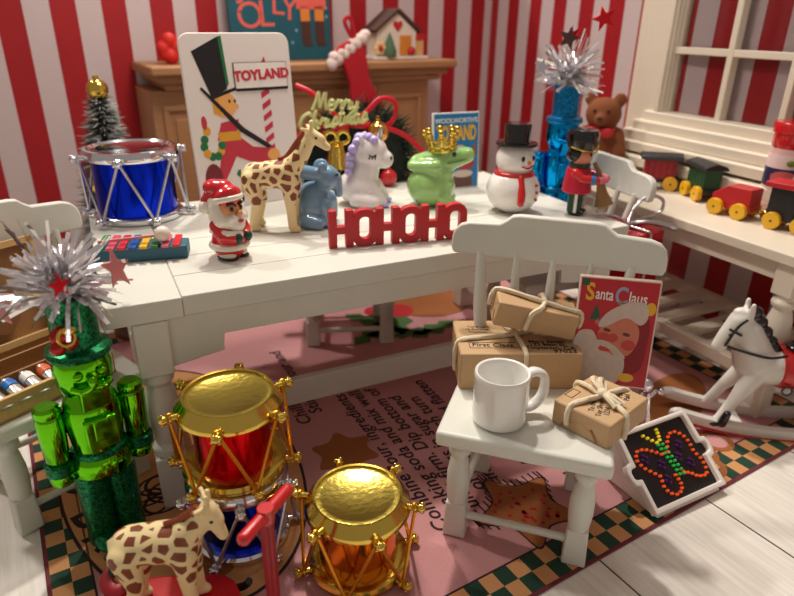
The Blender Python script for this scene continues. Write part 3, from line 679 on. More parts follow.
# santa
s_ = thing('santa_figurine', 'glazed ceramic santa figurine in a red hat standing on the table', 'figurine', (.425, .295, TH), 32); s_.scale = (.92, .92, .92)
CR = M('santa_red', (206, 22, 34), .18, coat=.6); CW = M('santa_white', (236, 226, 210), .3, var=.06, bump=.3, bscale=50, coat=.4)
b = B(); b.caps((0, 0, .07), (0, 0, .125), .062, .058); b.caps((0, 0, .055), (0, 0, .07), .066, .064)
for s in (-1, 1): b.caps((.055*s, .0, .13), (.058*s, -.03, .095), .026, .022); b.caps((.058*s, -.03, .095), (.030*s, -.062, .088), .021, .019)
b.blob('coat', CR, s_, .005, 4)
b = B(); b.torus(.064, .0125, T(0, 0, .05), 24, 8); b.tube(spline([(-.072, .01, .118), (-.05, -.05, .108), (0, -.068, .10)], 3), .012, 8); b.build('fur_trim', CW, s_)
for s in (-1, 1):
    b = B(); b.sph((.028*s, -.012, .018), (.027, .042, .02), n=14); bt = b.build('boot', CW, s_)
    b = B(); b.sph((.028*s, -.014, .006), (.030, .047, .007), n=14); b.build('boot_sole', BLACK, bt)
    b = B(); b.sph((.024*s, -.076, .088), (.016, .014, .02), n=10); b.build('mitten', GREENDARK, s_)
b = B(); b.sph((0, 0, .185), (.060, .056, .056)); b.blob('face', SKIN, s_, .005, 3)
b = B(); b.sph((0, -.018, .145), (.060, .050, .042)); b.sph((0, -.045, .135), (.035, .03, .035)); b.caps((-.055, 0, .20), (-.05, -.02, .15), .022, .026); b.caps((.055, 0, .20), (.05, -.02, .15), .022, .026); b.caps((0, .03, .22), (0, .03, .14), .05, .045); b.sph((-.018, -.056, .162), (.024, .014, .012)); b.sph((.018, -.056, .162), (.024, .014, .012)); b.torus(.056, .012, T(0, 0, .222) @ RX(-12), 24, 8)
b.blob('beard', CW, s_, .005, 2)
b = B(); b.caps((0, 0, .232), (0, .01, .245), .060, .046); b.sph((-.02, .03, .262), (.040, .040, .030)); b.caps((0, .04, .245), (-.045, .045, .215), .034, .024); b.blob('hat', CR, s_, .005, 4)
b = B(); b.sph((-.060, .040, .195), .025, n=12); b.build('pompom', CW, s_)
b = B(); b.sph((0, -.066, .176), (.012, .014, .012), n=10); b.sph((0, -.072, .150), (.012, .008, .007), n=10, m=1); b.build('nose', [SKIN, CR], s_)
for s in (-1, 1):
    b = B(); b.sph((.022*s, -.052, .192), (.008, .006, .009), n=10); b.tube(spline([(.008*s, -.058, .205), (.024*s, -.056, .212), (.04*s, -.046, .208)], 3), .005, 6); b.build('eye', EYE, s_)

# xylophone
xy = thing('xylophone', 'toy xylophone with coloured bars on a teal base in front of the drum', 'xylophone', (.166, .400, TH), -14)
b = B(); b.prism([(-.16, -.05), (.135, -.035), (.135, .055), (-.16, .085)], .045, T(0, 0, 0)); b.build('base', M('teal_wood', (44, 98, 118), .5, var=.1), xy, .004)
cols = [(66, 140, 50), (60, 130, 70), (214, 76, 96), (206, 30, 40), (34, 78, 160), (230, 176, 20), (54, 104, 40), (226, 110, 130), (212, 30, 40)]
for k, c in enumerate(cols[1:]):
    x = -.14+.0345*k; b = B(); b.box((x, .005+.012*(1-k/8), .051), (.024, .155-.006*k, .010)); b.build('bar', M('bar_%d_%d_%d' % c, c, .35, coat=.2), xy, .002)
ml = thing('mallet', 'toy mallet with a white bead head lying on the xylophone', 'mallet', (.170, .400, TH+.056), -14)
b = B(); b.cyl((-.15, -.02, .012), (.03, -.012, .022), .005, n=8); b.build('stick', M('pink_stick', (206, 130, 130), .4), ml)
b = B(); b.sph((.055, -.012, .027), .027); b.build('bead', M('bead_white', (234, 216, 204), .35), ml)

# elephant
el = thing('elephant_figurine', 'glazed blue elephant figurine sitting on the table', 'figurine', (.818, .545, TH), -30)
EB = M('elephant_blue', (112, 150, 180), .16, var=.1, scale=14, coat=.7)
b = B(); b.sph((-.01, 0, .075), (.082, .080, .075)); b.sph((.0, 0, .12), (.062, .060, .05)); b.caps((.055, -.045, .09), (.06, -.05, .025), .03, .026); b.caps((.055, .045, .09), (.06, .05, .025), .03, .026)
b.caps((-.02, -.075, .03), (.03, -.085, .022), .03, .026); b.caps((-.02, .075, .03), (.03, .085, .022), .03, .026)
b.sph((.055, 0, .186), (.048, .046, .050)); b.caps((.09, .0, .185), (.10, .0, .125), .024, .017)
b.caps((.02, -.025, .205), (-.06, -.045, .218), .026, .030); b.sph((-.080, -.050, .222), (.046, .034, .044)); b.sph((.02, .07, .205), (.035, .018, .042)); b.sph((.048, -.052, .235), (.02, .014, .024))
b.blob('body', EB, el, .0055, 4)
for s in (-1, 1):
    b = B(); b.sph((.098, .030*s, .205), .008, n=8); b.build('eye', EYE, el)

# unicorn
un = thing('unicorn_figurine', 'white unicorn figurine with lilac mane and closed eye on the table', 'figurine', (1.112, .735, TH), -32); un.scale = (.96, .96, .93)
UW = M('unicorn_white', (234, 228, 228), .2, var=.03, coat=.6); LIL = M('lilac_glaze', (184, 168, 222), .25, coat=.5)
b = B(); b.sph((-.02, 0, .08), (.105, .09, .082)); b.caps((-.01, 0, .10), (.015, 0, .19), .078, .062); b.sph((.025, 0, .25), (.086, .070, .078)); b.caps((.06, 0, .235), (.095, 0, .216), .050, .044)
for s in (-1, 1): b.caps((.05, .045*s, .09), (.09, .045*s, .025), .030, .026); b.caps((-.02, .075*s, .035), (.06, .08*s, .028), .036, .028); b.caps((.005, .05*s, .30), (.0, .06*s, .325), .014, .008)
b.blob('body', UW, un, .006, 4)
b = B()
for x, y, z, r_ in ((.06, -.02, .312, .024), (.035, -.012, .322, .026), (.005, -.01, .32, .028), (-.022, -.02, .30, .026), (-.042, -.03, .27, .026), (-.055, -.03, .235, .026), (-.058, -.035, .20, .024), (-.062, -.04, .165, .022), (-.05, .02, .25, .03), (-.02, .02, .31, .03), (-.06, .0, .21, .03)): b.sph((x*.9, y*1.35-.012, (z-.2)*.97+.2), r_*.86, n=14)
b.build('mane', LIL, un)
b = B(); b.lathe([(.017, 0), (.012, .02), (.013, .024), (.008, .04), (.009, .044), (.001, .062)], T(.072, 0, .312) @ RY(14), 12); b.build('horn', SILVER, un)
for s in (-1, 1):
    b = B(); b.tube(spline([(.035, .0655*s, .248), (.052, .064*s, .238), (.068, .058*s, .246)], 4), .0045, 6)
    for k in range(3): b.cyl((.042+.011*k, .0655*s-.002*s*k, .240), (.036+.014*k, .070*s, .226), .003, n=6)
    b.build('eyelashes', EYE, un)
    b = B(); b.sph((.130, .022*s, .226), (.006, .007, .010), n=8); b.build('nostril', EYE, un)
    b = B(); b.sph((.102, .046*s, .014), (.026, .026, .014), n=12); b.build('hoof', LIL, un)

# frog with crown
fr = thing('frog_figurine', 'pale green frog figurine sitting on the table with a crown on its head', 'figurine', (1.395, .60, TH), -28)
FG = M('frog_green', (150, 196, 116), .16, var=.05, coat=.7)
b = B(); b.sph((-.015, 0, .085), (.108, .10, .092)); b.sph((.0, 0, .145), (.085, .08, .05)); b.caps((-.075, 0, .185), (.02, 0, .195), .038, .058); b.caps((.02, 0, .192), (.135, 0, .222), .058, .036); b.caps((-.10, -.02, .175), (.0, -.075, .185), .022, .03); b.caps((-.10, .02, .175), (.0, .075, .185), .022, .03)
for s in (-1, 1): b.caps((.04, .07*s, .05), (.085, .075*s, .018), .035, .018); b.sph((.070, .035*s, .232), .016, n=12)
b.blob('body', FG, fr, .006, 5)
for s in (-1, 1):
    b = B(); b.sph((.078, .045*s, .232), (.011, .009, .011), n=10); b.build('eye', EYE, fr)
b = B(); b.tube(spline([(.05, -.062, .195), (.10, -.048, .202), (.145, -.026, .213), (.170, 0, .219)], 4), .0028, 6); b.build('mouth', M('frog_mouth', (84, 128, 70), .4), fr)
cw = thing('crown', 'small beaded gold crown sitting on the green frog', 'crown', (1.395+.028, .60-.012, TH+.236), -28, ry=-8); cw.scale = (.98, .98, 1.05)
b = B(); b.torus(.052, .010, T(0, 0, .008), 24, 8); b.torus(.055, .008, T(0, 0, .028), 24, 8)
for k in range(8):
    a = 2*PI*k/8; x, y = math.cos(a), math.sin(a)
    b.cyl((.054*x, .054*y, .02), (.068*x, .068*y, .075), .009, .006, 8); b.sph((.071*x, .071*y, .082), .0135, n=10); b.sph((.062*x, .062*y, .055), .011, n=8)
    b.sph((.056*x, .056*y, .018), .012, n=8)
b.build('band', GOLD, cw)

# snowman
sn = thing('snowman_figurine', 'white snowman figurine with black top hat and red scarf on the table', 'figurine', (1.655, .375, TH), 6)
SW = M('snow_white', (240, 236, 232), .22, var=.02, coat=.5)
b = B(); b.sph((0, 0, .095), (.115, .115, .100)); b.sph((0, 0, .225), (.083, .083, .078)); b.blob('body', SW, sn, .006, 3)
b = B(); b.lathe([(.086, .283), (.088, .288), (.086, .294), (.056, .298), (.054, .31), (.056, .365), (.052, .372), (0, .374)], None, 32); b.build('top_hat', BLACK, sn)
b = B(); b.torus(.073, .014, T(0, 0, .165), 28, 10); b.caps((-.030, -.074, .160), (-.048, -.108, .095), .015, .016); b.caps((-.048, -.108, .095), (-.052, -.110, .065), .016, .015); b.build('scarf', REDGLOSS, sn)
for s in (-1, 1):
    b = B(); b.sph((.028*s, -.077, .238), (.009, .006, .012), n=10); b.build('eye', EYE, sn)
b = B(); b.sph((0, -.084, .222), .009, n=10); b.build('nose', M('nose_orange', (226, 120, 50), .4), sn)
b = B(); b.tube(spline([(-.03, -.078, .208), (0, -.082, .198), (.03, -.078, .208)], 4), .0035, 6); b.build('mouth', REDGLOSS, sn)
b = B()
for z in (.13, .10, .07): b.sph((.03, -.108-.004*(z < .11), z), .007, n=8)
b.build('buttons', REDGLOSS, sn)

# toy soldier
so = thing('soldier_figurine', 'wooden toy soldier in red coat and black hat playing a horn on the table', 'figurine', (1.885, .238, TH), 38)
SK2 = M('soldier_skin', (226, 150, 120), .4)
for x in (-.028, .028):
    b = B(); b.cyl((x, 0, .015), (x, 0, .10), .026, .027, 16); b.build('leg', GREENDARK, so)
    b = B(); b.sph((x, -.012, .010), (.026, .036, .012), n=12); b.build('shoe', BLACK, so)
b = B(); b.box((-.052, -.012, .055), (.006, .012, .08)); b.box((.052, -.012, .055), (.006, .012, .08)); b.build('trouser_stripe', WHITEINK, so)
b = B(); b.lathe([(.058, .095), (.062, .10), (.056, .15), (.050, .195), (.03, .205), (0, .206)], None, 24); b.build('coat', M('coat_crimson', (200, 24, 56), .35), so)
b = B(); b.lathe([(.044, .20), (.045, .215), (.03, .218)], None, 20); b.build('collar', GREENDARK, so)
b = B(); b.sph((0, 0, .245), (.048, .048, .044)); b.build('head', SK2, so)
b = B(); b.sph((0, .012, .25), (.051, .048, .040)); b.build('hair', BLACK, so)
b = B(); b.lathe([(.050, .270), (.058, .276), (.064, .30), (.066, .335), (.058, .352), (.03, .358), (0, .359)], None, 28); ht = b.build('hat', BLACK, so)
b = B(); b.torus(.060, .004, T(0, -.004, .280) @ RX(12), 28, 6); b.sph((.0, -.062, .29), .008, n=8); b.build('hat_band', GOLD, ht)
for s in (-1, 1):
    b = B(); b.sph((.018*s, -.044, .255), (.006, .005, .008), n=8); b.build('eye', EYE, so)
    b = B(); b.caps((.058*s, 0, .185), (.066*s, -.028, .165), .020, .018); b.caps((.066*s, -.028, .165), (.046*s, -.085, .158), .018, .017); b.build('arm', REDGLOSS, so)
    b = B(); b.cyl((.055*s, -.062, .161), (.049*s, -.078, .159), .0195, n=12); b.build('cuff', M('cuff_blue', (40, 120, 190), .4), so)
    b = B(); b.caps((.046*s, -.085, .158), (.020*s, -.115, .160), .016, .014); b.build('hand', M('hand_pink', (226, 120, 136), .4), so)
b = B(); b.cyl((0, -.058, .222), (0, -.080, .19), .008, .010, 12); b.lathe([(.010, 0), (.014, -.04), (.022, -.09), (.036, -.135), (.040, -.145), (.03, -.146)], T(0, -.08, .19) @ RX(-16), 18); b.build('horn', M('horn_wood', (150, 112, 70), .5, var=.12), so)

# ------------------------------------------------------------------ cards and signs on the table
cd = thing('greeting_card', 'tall white card lettered TOYLAND with a marching toy soldier, propped on the table', 'card', (.665, .925, TH), 12, rx=-5)
b = B(); b.prism(rrect(.48, .70, .045, 6, 0, .35), .012, FACE(0)); b.build('board', M('card_white', (232, 222, 218), .4, var=.02), cd, .003)
K = FACE(-.0122); PR = M('print_red', (196, 50, 68), .45); PY = M('print_yellow', (224, 160, 50), .45); PG = M('print_green', (26, 112, 62), .45); PK = M('print_black', (26, 22, 26), .45); PS = M('print_skin', (238, 170, 96), .45); PM = M('print_maroon', (120, 34, 46), .45)
K = FACE(-.0122) @ T(-.008, .045, 0) @ SC(1, .94, 1)
b = B()
b.prism([(-.185, .625), (-.07, .682), (-.055, .47), (-.125, .435)], .001, K, 0); b.prism([(-.07, .682), (-.055, .685), (-.045, .49), (-.056, .475)], .001, K, 3)
b.prism([(-.125, .445), (-.02, .475), (-.01, .485), (-.02, .462), (-.125, .428)], .0014, K, 0)
b.prism(ell(.052, .055, 20, -.075, .405), .001, K, 4); b.prism([(-.125, .435), (-.10, .44), (-.095, .36), (-.125, .37)], .0012, K, 2)
for x, y in ((-.052, .418), (-.028, .418)): b.prism(ell(.005, .008, 8, x, y), .0016, K, 0)
b.prism(ell(.012, .012, 10, -.025, .395), .0012, K, 4)
b.prism([(-.02, .34), (-.10, .33), (-.125, .255), (-.045, .255)], .001, K, 1)
b.prism([(-.12, .29), (-.02, .29), (-.02, .25), (-.115, .25)], .0012, K, 2)
b.prism([(-.10, .26), (-.02, .26), (.03, .215), (.115, .20), (.105, .135), (.01, .15), (-.05, .18), (-.085, .12), (-.15, -.0 + .015), (-.19, .015), (-.13, .14)], .0008, K, 1)
b.prism(ell(.03, .028, 14, .125, .17), .0014, K, 4)
b.prism([(-.17, .475), (-.163, .482), (.0, .30), (.12, .21), (.10, .20), (-.02, .285)], .002, K, 0)
b.prism([(-.05, .12), (-.03, .115), (.0, .075), (.16, .03), (.155, .012), (-.02, .055), (-.06, .10)], .001, K, 3)
for a, c_ in (((-.02, .11), (.12, .05)), ((-.08, .03), (.05, .0)), ((-.08, .03), (-.06, -.0))):
    b.tube([K @ Vector((*a, .0008)), K @ Vector((*c_, .0008))], .0018, 5, m=0)
for k, (x, y) in enumerate(((-.165, .30), (-.18, .265), (-.185, .235), (-.175, .205), (-.155, .19), (-.13, .19), (-.115, .21), (-.108, .235))): b.prism(ell(.017, .019, 10, x, y), .001+.0002*(k % 2), K, 3 if k % 3 else 2)
b.prism(ell(.012, .03, 10, -.172, .335), .001, K, 1); b.prism(ell(.04, .075, 16, -.16, .085), .001, K, 5); b.prism([(.185, .03), (.225, .10), (.235, .03)], .001, K, 1); b.prism(ell(.02, .03, 10, .18, .03), .001, K, 3)
b.build('soldier_print', [PK, PR, PY, PG, PS, PM], cd)
b = B()
for k in range(9): b.prism([(.095, .02+.05*k), (.135, .045+.05*k), (.135, .07+.05*k), (.095, .045+.05*k)], .001, K)
b.prism([(.095, .55), (.135, .55), (.125, .60)], .001, K); b.build('candy_pole_print', PR, cd)
b = B(); b.box((.095, -.014, .535), (.238, .004, .098), m=0); b.box((.0945, -.0128, .532), (.245, .003, .108), m=1); b.box((.097, -.0135, .481), (.238, .004, .014), m=1); b.build('sign_print', [M('sign_white', (238, 230, 226), .4), PK], cd)
b = B(); b.text('TOYLAND', .053, FACE(-.0165) @ T(.098, .535, 0) @ RZ(2), .0008, offset=.003, space=1.02); b.build('lettering', PR, cd)

wc = thing('book', 'small blue book lettered WOOLWORTH\'S TOYLAND standing behind the frog', 'book', (1.632, .803, TH), -4, rx=-5)
b = B(); b.box((0, .008, .18), (.245, .016, .36)); b.build('cover', M('cover_edge', (226, 226, 226), .4), wc, .002)
b = B(); b.box((0, -.0008, .18), (.232, .002, .346)); b.build('cover_print', M('cover_blue', (24, 128, 190), .4, var=.1), wc)
b = B(); b.text("WOOLWORTH'S", .030, FACE(-.002) @ T(0, .322, 0), .0006, offset=.0008, space=.98); b.build('shop_lettering', WHITEINK, wc)
b = B(); b.text('TOYLAND', .062, FACE(-.002) @ T(0, .262, 0) @ SC(.72, 1.5, 1), .0006, offset=.0025); b.build('title_lettering', M('title_yellow', (240, 184, 30), .4), wc)
b = B(); b.prism(ell(.04, .035, 14, .02, .175), .0008, FACE(-.002)); b.prism(ell(.05, .03, 14, .05, .12), .001, FACE(-.002), 1); b.prism([(-.02, .01), (.09, .01), (.08, .07), (-.01, .07)], .0008, FACE(-.002), 2); b.prism(ell(.055, .018, 14, .035, .072), .0012, FACE(-.002), 0); b.prism([(.05, .15), (.11, .15), (.10, .22)], .001, FACE(-.002), 3)
b.build('picture_print', [M('pr_pale', (220, 200, 190), .5), M('pr_red', (180, 60, 60), .5), M('pr_brown', (110, 70, 60), .5), M('pr_tan', (150, 100, 70), .5)], wc)

ho = thing('letter_sign', 'red wooden sign spelling HOHOHO standing on the front of the table', 'sign', (1.022, .190, TH), -10.5)
SR = M('sign_red', (190, 30, 38), .45, var=.06)
hw, hh, tt = .088, .138, .032; x = -.262; K = FACE(tt/2)
for k in range(3):
    b = B()
    for dx in (0, hw-.028): b.box((x+dx+.014, 0, hh/2), (.028, tt, hh))
    b.box((x+hw/2, 0, hh/2-.004), (hw, tt*.96, .028)); b.build('letter', SR, ho, .003)
    x += hw-.005
    b = B(); b.ring(rrect(.094, hh, .040, 6, x+.047, hh/2), rrect(.040, hh-.056, .018, 6, x+.047, hh/2), tt, K); b.build('letter', SR, ho, .003); x += .094-.005

# ------------------------------------------------------------------ wreath behind the table
wr = thing('wreath', 'bushy dark green christmas wreath with red ribbon behind the table', 'wreath', (1.265, 1.15, .86), -14, rx=-8)
random.seed(21)
NEED = M('pine_needles', (22, 46, 30), .6, var=.35, scale=30)
b = B()
for k in range(5200):
    a = random.random()*2*PI; rr = random.uniform(.03, .265); c0 = Vector((rr*math.cos(a), random.uniform(-.05, .03), rr*math.sin(a)))
    d = Vector((math.cos(a+random.gauss(0, .7)), random.gauss(-.35, .5), math.sin(a+random.gauss(0, .7)))).normalized()
    s = d.orthogonal().normalized()*.003; s2 = d.cross(s); L_ = random.uniform(.055, .10)
    v = [b.bm.verts.new(c0+s), b.bm.verts.new(c0-s*.5+s2), b.bm.verts.new(c0-s*.5-s2), b.bm.verts.new(c0+d*L_)]
    for q in ((0, 1, 3), (1, 2, 3), (2, 0, 3)): b.bm.faces.new([v[i] for i in q])
o = b.build('needles', NEED, wr, flip=False, smooth=False); o['kind'] = 'stuff'
b = B(); b.torus(.165, .09, T(0, .02, 0) @ RX(90), 32, 12); b.sph((0, .02, 0), (.12, .04, .12)); b.build('branch_core', M('wreath_core', (14, 24, 18), .8), wr)
RIB = M('red_ribbon', (196, 10, 38), .35, var=.08)
def ribbon(pts, w=.017):
    q = B(); q.tube(spline(pts, 8), w, 8, flat=(.2, .72)); q.build('ribbon', RIB, wr)
ribbon([(-.06, -.10, .17), (.02, -.11, .22), (.10, -.10, .285), (.17, -.09, .27), (.17, -.09, .20), (.12, -.10, .16), (.0, -.11, .16), (-.06, -.10, .17)])
ribbon([(-.06, -.10, .17), (-.13, -.11, .22), (-.22, -.10, .31), (-.30, -.08, .35)])
ribbon([(-.06, -.10, .16), (-.16, -.11, .165), (-.26, -.10, .15), (-.32, -.08, .10)])
ribbon([(-.04, -.105, .17), (.08, -.11, .16), (.22, -.10, .11), (.34, -.09, .0)])
ribbon([(-.06, -.10, .15), (-.18, -.12, .13), (-.28, -.1, .09)])
def ball(name, lab, p, r_, m_):
    q = B(); q.sph((0, 0, 0), r_, n=20); q.cyl((0, 0, r_*.95), (0, 0, r_*1.2), r_*.22, n=10); q.torus(r_*.12, r_*.04, T(0, 0, r_*1.28) @ RX(90), 10, 6)
    o = q.build(name, m_); M4 = wr.matrix_basis; o.location = M4 @ Vector(p); tag(o, lab, 'ornament'); return o
ball('bauble', 'gold glass bauble in the wreath above the unicorn', (.075, -.135, .13), .056, M('bauble_gold', (222, 160, 70), .12, 1.0, coat=.5))
ball('bauble', 'red berry bauble low at the right of the wreath behind the unicorn', (.125, -.13, -.085), .042, M('bauble_red', (190, 24, 36), .3, coat=.4))
ball('bauble', 'dull pewter bauble in the wreath beside the tall giraffe', (-.175, -.12, -.06), .055, M('bauble_pewter', (90, 90, 84), .3, .8))
bl = thing('bell', 'gold bell with a bow hanging in the wreath beside the tall giraffe\'s head', 'ornament', wr.matrix_basis @ Vector((-.125, -.145, .045)), -14)
b = B(); b.lathe([(.066, -.075), (.064, -.065), (.05, -.045), (.044, .0), (.034, .03), (.015, .042), (0, .044)], None, 24); b.build('bell_body', GOLD, bl)
b = B(); b.sph((0, -.02, -.08), .016, n=10); b.build('clapper', GOLD, bl)
b = B(); b.torus(.028, .010, T(-.03, 0, .066) @ RX(90) @ RZ(20), 16, 8); b.torus(.028, .010, T(.03, 0, .066) @ RX(90), 16, 8); b.build('bow', GOLD, bl)
mc = thing('script_sign', 'pale gold script sign reading Merry Christmas on the wreath', 'sign', wr.matrix_basis @ Vector((-.165, -.16, .185)), -14, rx=-8)
SG = M('script_gold', (214, 216, 150), .25, .5, var=.15, scale=30)
def stroke(bb, pts, ox, oz, s, w=.0108): bb.tube([(v.x*s+ox, 0, v.y*s+oz) for v in spline([(x+.18*y, y, 0) for x, y in pts], 5)], w, 8, flat=(1, .8))
GL = {'M': ([[(0, 0), (.15, .5), (.25, 1), (.35, .5), (.42, .15), (.55, .6), (.66, 1), (.72, .4), (.85, 0)]], .9), 'e': ([[(0, .25), (.3, .35), (.25, .55), (.08, .5), (.05, .15), (.25, 0), (.45, .2)]], .45), 'r': ([[(0, .2), (.12, .55), (.2, .45), (.35, .5), (.32, .1), (.5, .12)]], .45),
      'y': ([[(0, .5), (.08, .15), (.28, .15), (.38, .5), (.3, -.2), (.1, -.45), (.0, -.25), (.45, .2)]], .5), 'C': ([[(.6, .8), (.45, 1), (.1, .75), (.02, .3), (.25, 0), (.65, .25)]], .65), 'h': ([[(0, 0), (.12, .6), (.2, 1), (.1, .9), (.08, 0), (.2, .45), (.34, .4), (.34, .08), (.5, .15)]], .5),
      'i': ([[(.02, .5), (.05, .08), (.25, .15)], [(.08, .75), (.1, .78)]], .25), 's': ([[(.0, .1), (.2, .55), (.28, .2), (.1, 0), (.0, .08), (.4, .2)]], .38), 't': ([[(.12, .95), (.08, .1), (.3, .12)], [(-.05, .65), (.3, .7)]], .3), 'm': ([[(0, 0), (.05, .5), (.12, .1), (.22, .5), (.3, .1), (.4, .5), (.45, .1), (.58, .15)]], .58), 'a': ([[(.3, .5), (.1, .5), (.02, .2), (.15, 0), (.3, .35), (.32, .08), (.48, .15)]], .46)}
b = B()
for wd, x0, z0, s in (('Merry', -.070, .05, .078), ('Christmas', -.135, -.042, .080)):
    x = x0
    for c in wd:
        st, ad = GL[c]
        for q in st: stroke(b, q, x, z0+(.0 if wd == 'Merry' else (x-x0)*.12), s)
        x += ad*s*1.02
b.build('script_lettering', SG, mc)

# ------------------------------------------------------------------ snowy tree behind the drum
tr = thing('christmas_tree', 'snow dusted bottle brush christmas tree with a gold ball on top beside the fireplace', 'tree', (.125, 1.42, 0), 0)
b = B(); b.cyl((0, 0, 0), (0, 0, 1.19), .02, .008, 8); b.build('trunk', DARKWOOD, tr)
b = B(); b.lathe([(.11, 0), (.115, .03), (.1, .05), (0, .05)], None, 20); b.build('base', DARKWOOD, tr)
random.seed(4); b = B(); b2 = B()
for k in range(3600):
    t = random.random()**.8; z = .20+.98*(1-t); rm = .05+.22*t**.75; a = random.random()*2*PI
    L_ = rm*random.uniform(.75, 1.08); d = Vector((math.cos(a), math.sin(a), random.uniform(-.25, .25))); c0 = Vector((0, 0, z)); s = Vector((-d.y, d.x, 0)).normalized()*.005
    q = b if random.random() < .62 else b2
    st = .45 if q is b2 else 0.0
    e = c0 + d*L_*(1.02 if q is b2 else 1); p = c0 + d*L_*st
    v = [q.bm.verts.new(p-s), q.bm.verts.new(p+s), q.bm.verts.new(p+Vector((0, 0, .008))), q.bm.verts.new(e)]
    for f in ((0, 1, 3), (1, 2, 3), (2, 0, 3)): q.bm.faces.new([v[i] for i in f])
o = b.build('bristles', M('bristle_green', (52, 66, 58), .7, var=.25), tr, flip=False, smooth=False); o['kind'] = 'stuff'
o = b2.build('snow_tips', M('bristle_snow', (170, 172, 168), .8, var=.1), tr, flip=False, smooth=False); o['kind'] = 'stuff'
b = B(); b.sph((0, 0, 1.205), .046, n=20); b.cyl((0, 0, 1.245), (0, 0, 1.262), .012, n=10); b.build('ball_topper', GOLD, tr)
o = B().sph((0, 0, 0), .042, n=18).build('bauble', GOLD); o.location = (.06, 1.22, .83); tag(o, 'gold bauble hanging low on the snowy tree, left of the table drum', 'ornament')

# ------------------------------------------------------------------ parcels, mug and book on the chair
SZ = .42
def twine_band(par, pts, r_=.0085): q = B(); P = spline(pts, 6); q.tube(P, r_, 8, lobes=2, pitch=.026); return q.build('twine', TWINE, par)
def parcel(label, w, d, h, loc, rz, rx=0, ry=0):
    p = thing('parcel', label, 'parcel', loc, rz, 'brown paper parcels', rx, ry)
    b = B(); b.box((0, 0, h/2), (w, d, h)); b.build('wrapping', KRAFT, p, .006, seg=3)
    for s in (-1, 1):
        b = B()
        b.prism([(-d/2+.008, .004), (d/2-.008, .004), (0, h*.55)], .0025, T(s*(w/2) - (.00125 if s > 0 else .00125), 0, 0) @ RZ(90) @ RX(90)); b.prism([(-d/2+.006, h-.004), (d/2-.006, h-.004), (0, h*.62)], .0018, T(s*(w/2) - .0009, 0, 0) @ RZ(90) @ RX(90)); b.build('end_flap', KRAFT, p)
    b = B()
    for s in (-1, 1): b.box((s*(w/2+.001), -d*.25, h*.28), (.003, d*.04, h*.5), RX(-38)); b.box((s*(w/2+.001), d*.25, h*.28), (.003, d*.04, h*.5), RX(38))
    b.build('fold_shadow_strips', KRAFTDARK, p)  # crease shade painted as dark strips on the parcel ends
    return p
big = parcel('largest brown paper parcel addressed First Class, lying on the chair seat under another', .388, .245, .128, (1.213, -.300, SZ), -24.5)
h = .128; e = .006
twine_band(big, [(-.199, -.03, .02), (-.200, -.035, h*.8), (-.175, -.03, h+e), (-.05, -.008, h+e), (.0, .0, h+e+.004), (.06, .03, h+e), (.19, .08, h+e), (.200, .08, h*.5)])
twine_band(big, [(.012, -.129, .03), (.012, -.129, h*.85), (.010, -.11, h+e), (.0, .0, h+e+.003), (-.02, .06, h+e), (-.02, .125, h)])
b = B()
for st, x, y, s in (('First Class', -.085, -.062, .032), ('Mary Smith', .095, -.040, .026), ('123 Main St.', .095, -.060, .024), ('Tinytown, CA', .098, -.081, .028), ('97023', .140, -.105, .030)): b.text(st, s, T(x, y, h+.0004) @ RZ(-2), .0004, offset=.0004)
b.box((-.085, -.045, h+.0006), (.15, .002, .0008)); b.box((-.085, -.081, h+.0006), (.15, .002, .0008)); b.box((-.16, -.063, h+.0006), (.002, .036, .0008))
for k, st in enumerate(('Toy Shop', '12 Elm Way', 'Tinytown')): b.text(st, .016, T(-.12, .07-.02*k, h+.0004), .0004)
b.build('address_lettering', INK, big)
med = parcel('long brown paper parcel tilted on top of the largest one, against the chair back', .265, .105, .085, (1.250, -.325, SZ+h+.046), -27, 4, 11)
h2 = .085
twine_band(med, [(-.03, -.058, .01), (-.025, -.059, h2*.8), (0, -.05, h2+.006), (.02, 0, h2+.007), (.02, .05, h2+.006), (.02, .058, h2*.5)])
twine_band(med, [(-.143, .03, .03), (-.144, .035, h2*.8), (-.12, .035, h2+.006), (0, .0, h2+.009), (.10, -.02, h2+.006), (.137, -.025, h2+.004), (.145, -.03, h2*.6), (.145, -.02, .02)])
sml = parcel('smallest brown paper parcel with a tied string bow, at the front of the chair seat', .215, .185, .078, (1.272, -.655, SZ), 17)
h3 = .078
twine_band(sml, [(-.03, -.098, .005), (-.03, -.098, h3*.8), (-.025, -.08, h3+.006), (.0, .0, h3+.010), (.02, .09, h3+.006), (.02, .098, h3*.6)])
twine_band(sml, [(-.112, .04, .02), (-.113, .04, h3*.8), (-.09, .035, h3+.006), (.0, .0, h3+.010), (.08, -.02, h3+.006), (.112, -.03, h3*.8), (.113, -.03, .01)])
b = B(); b.sph((0, 0, h3+.018), (.018, .018, .014), n=10)
for pts in ([(0, 0, h3+.018), (.03, .03, h3+.035), (.06, .035, h3+.02), (.035, .01, h3+.012), (0, 0, h3+.016)], [(0, 0, h3+.018), (.02, .045, h3+.03), (.05, .06, h3+.02), (.03, .03, h3+.012)], [(0, 0, h3+.02), (-.01, -.03, h3+.02), (-.012, -.062, h3+.010)], [(0, 0, h3+.02), (-.0, -.03, h3+.022), (.004, -.066, h3+.010)], [(0, 0, h3+.02), (-.02, -.03, h3+.02), (-.03, -.058, h3+.010)]):
    b.tube(spline(pts, 5), .008, 7, lobes=2, pitch=.022)
b.build('string_bow', TWINE, sml)
b = B()
for k, st in enumerate(('To the', 'Toy Shop', '1234')): b.text(st, .022, T(-.055+.003*k, -.022-.022*k+.02, h3+.0004) @ RZ(25), .0004, offset=.0003)
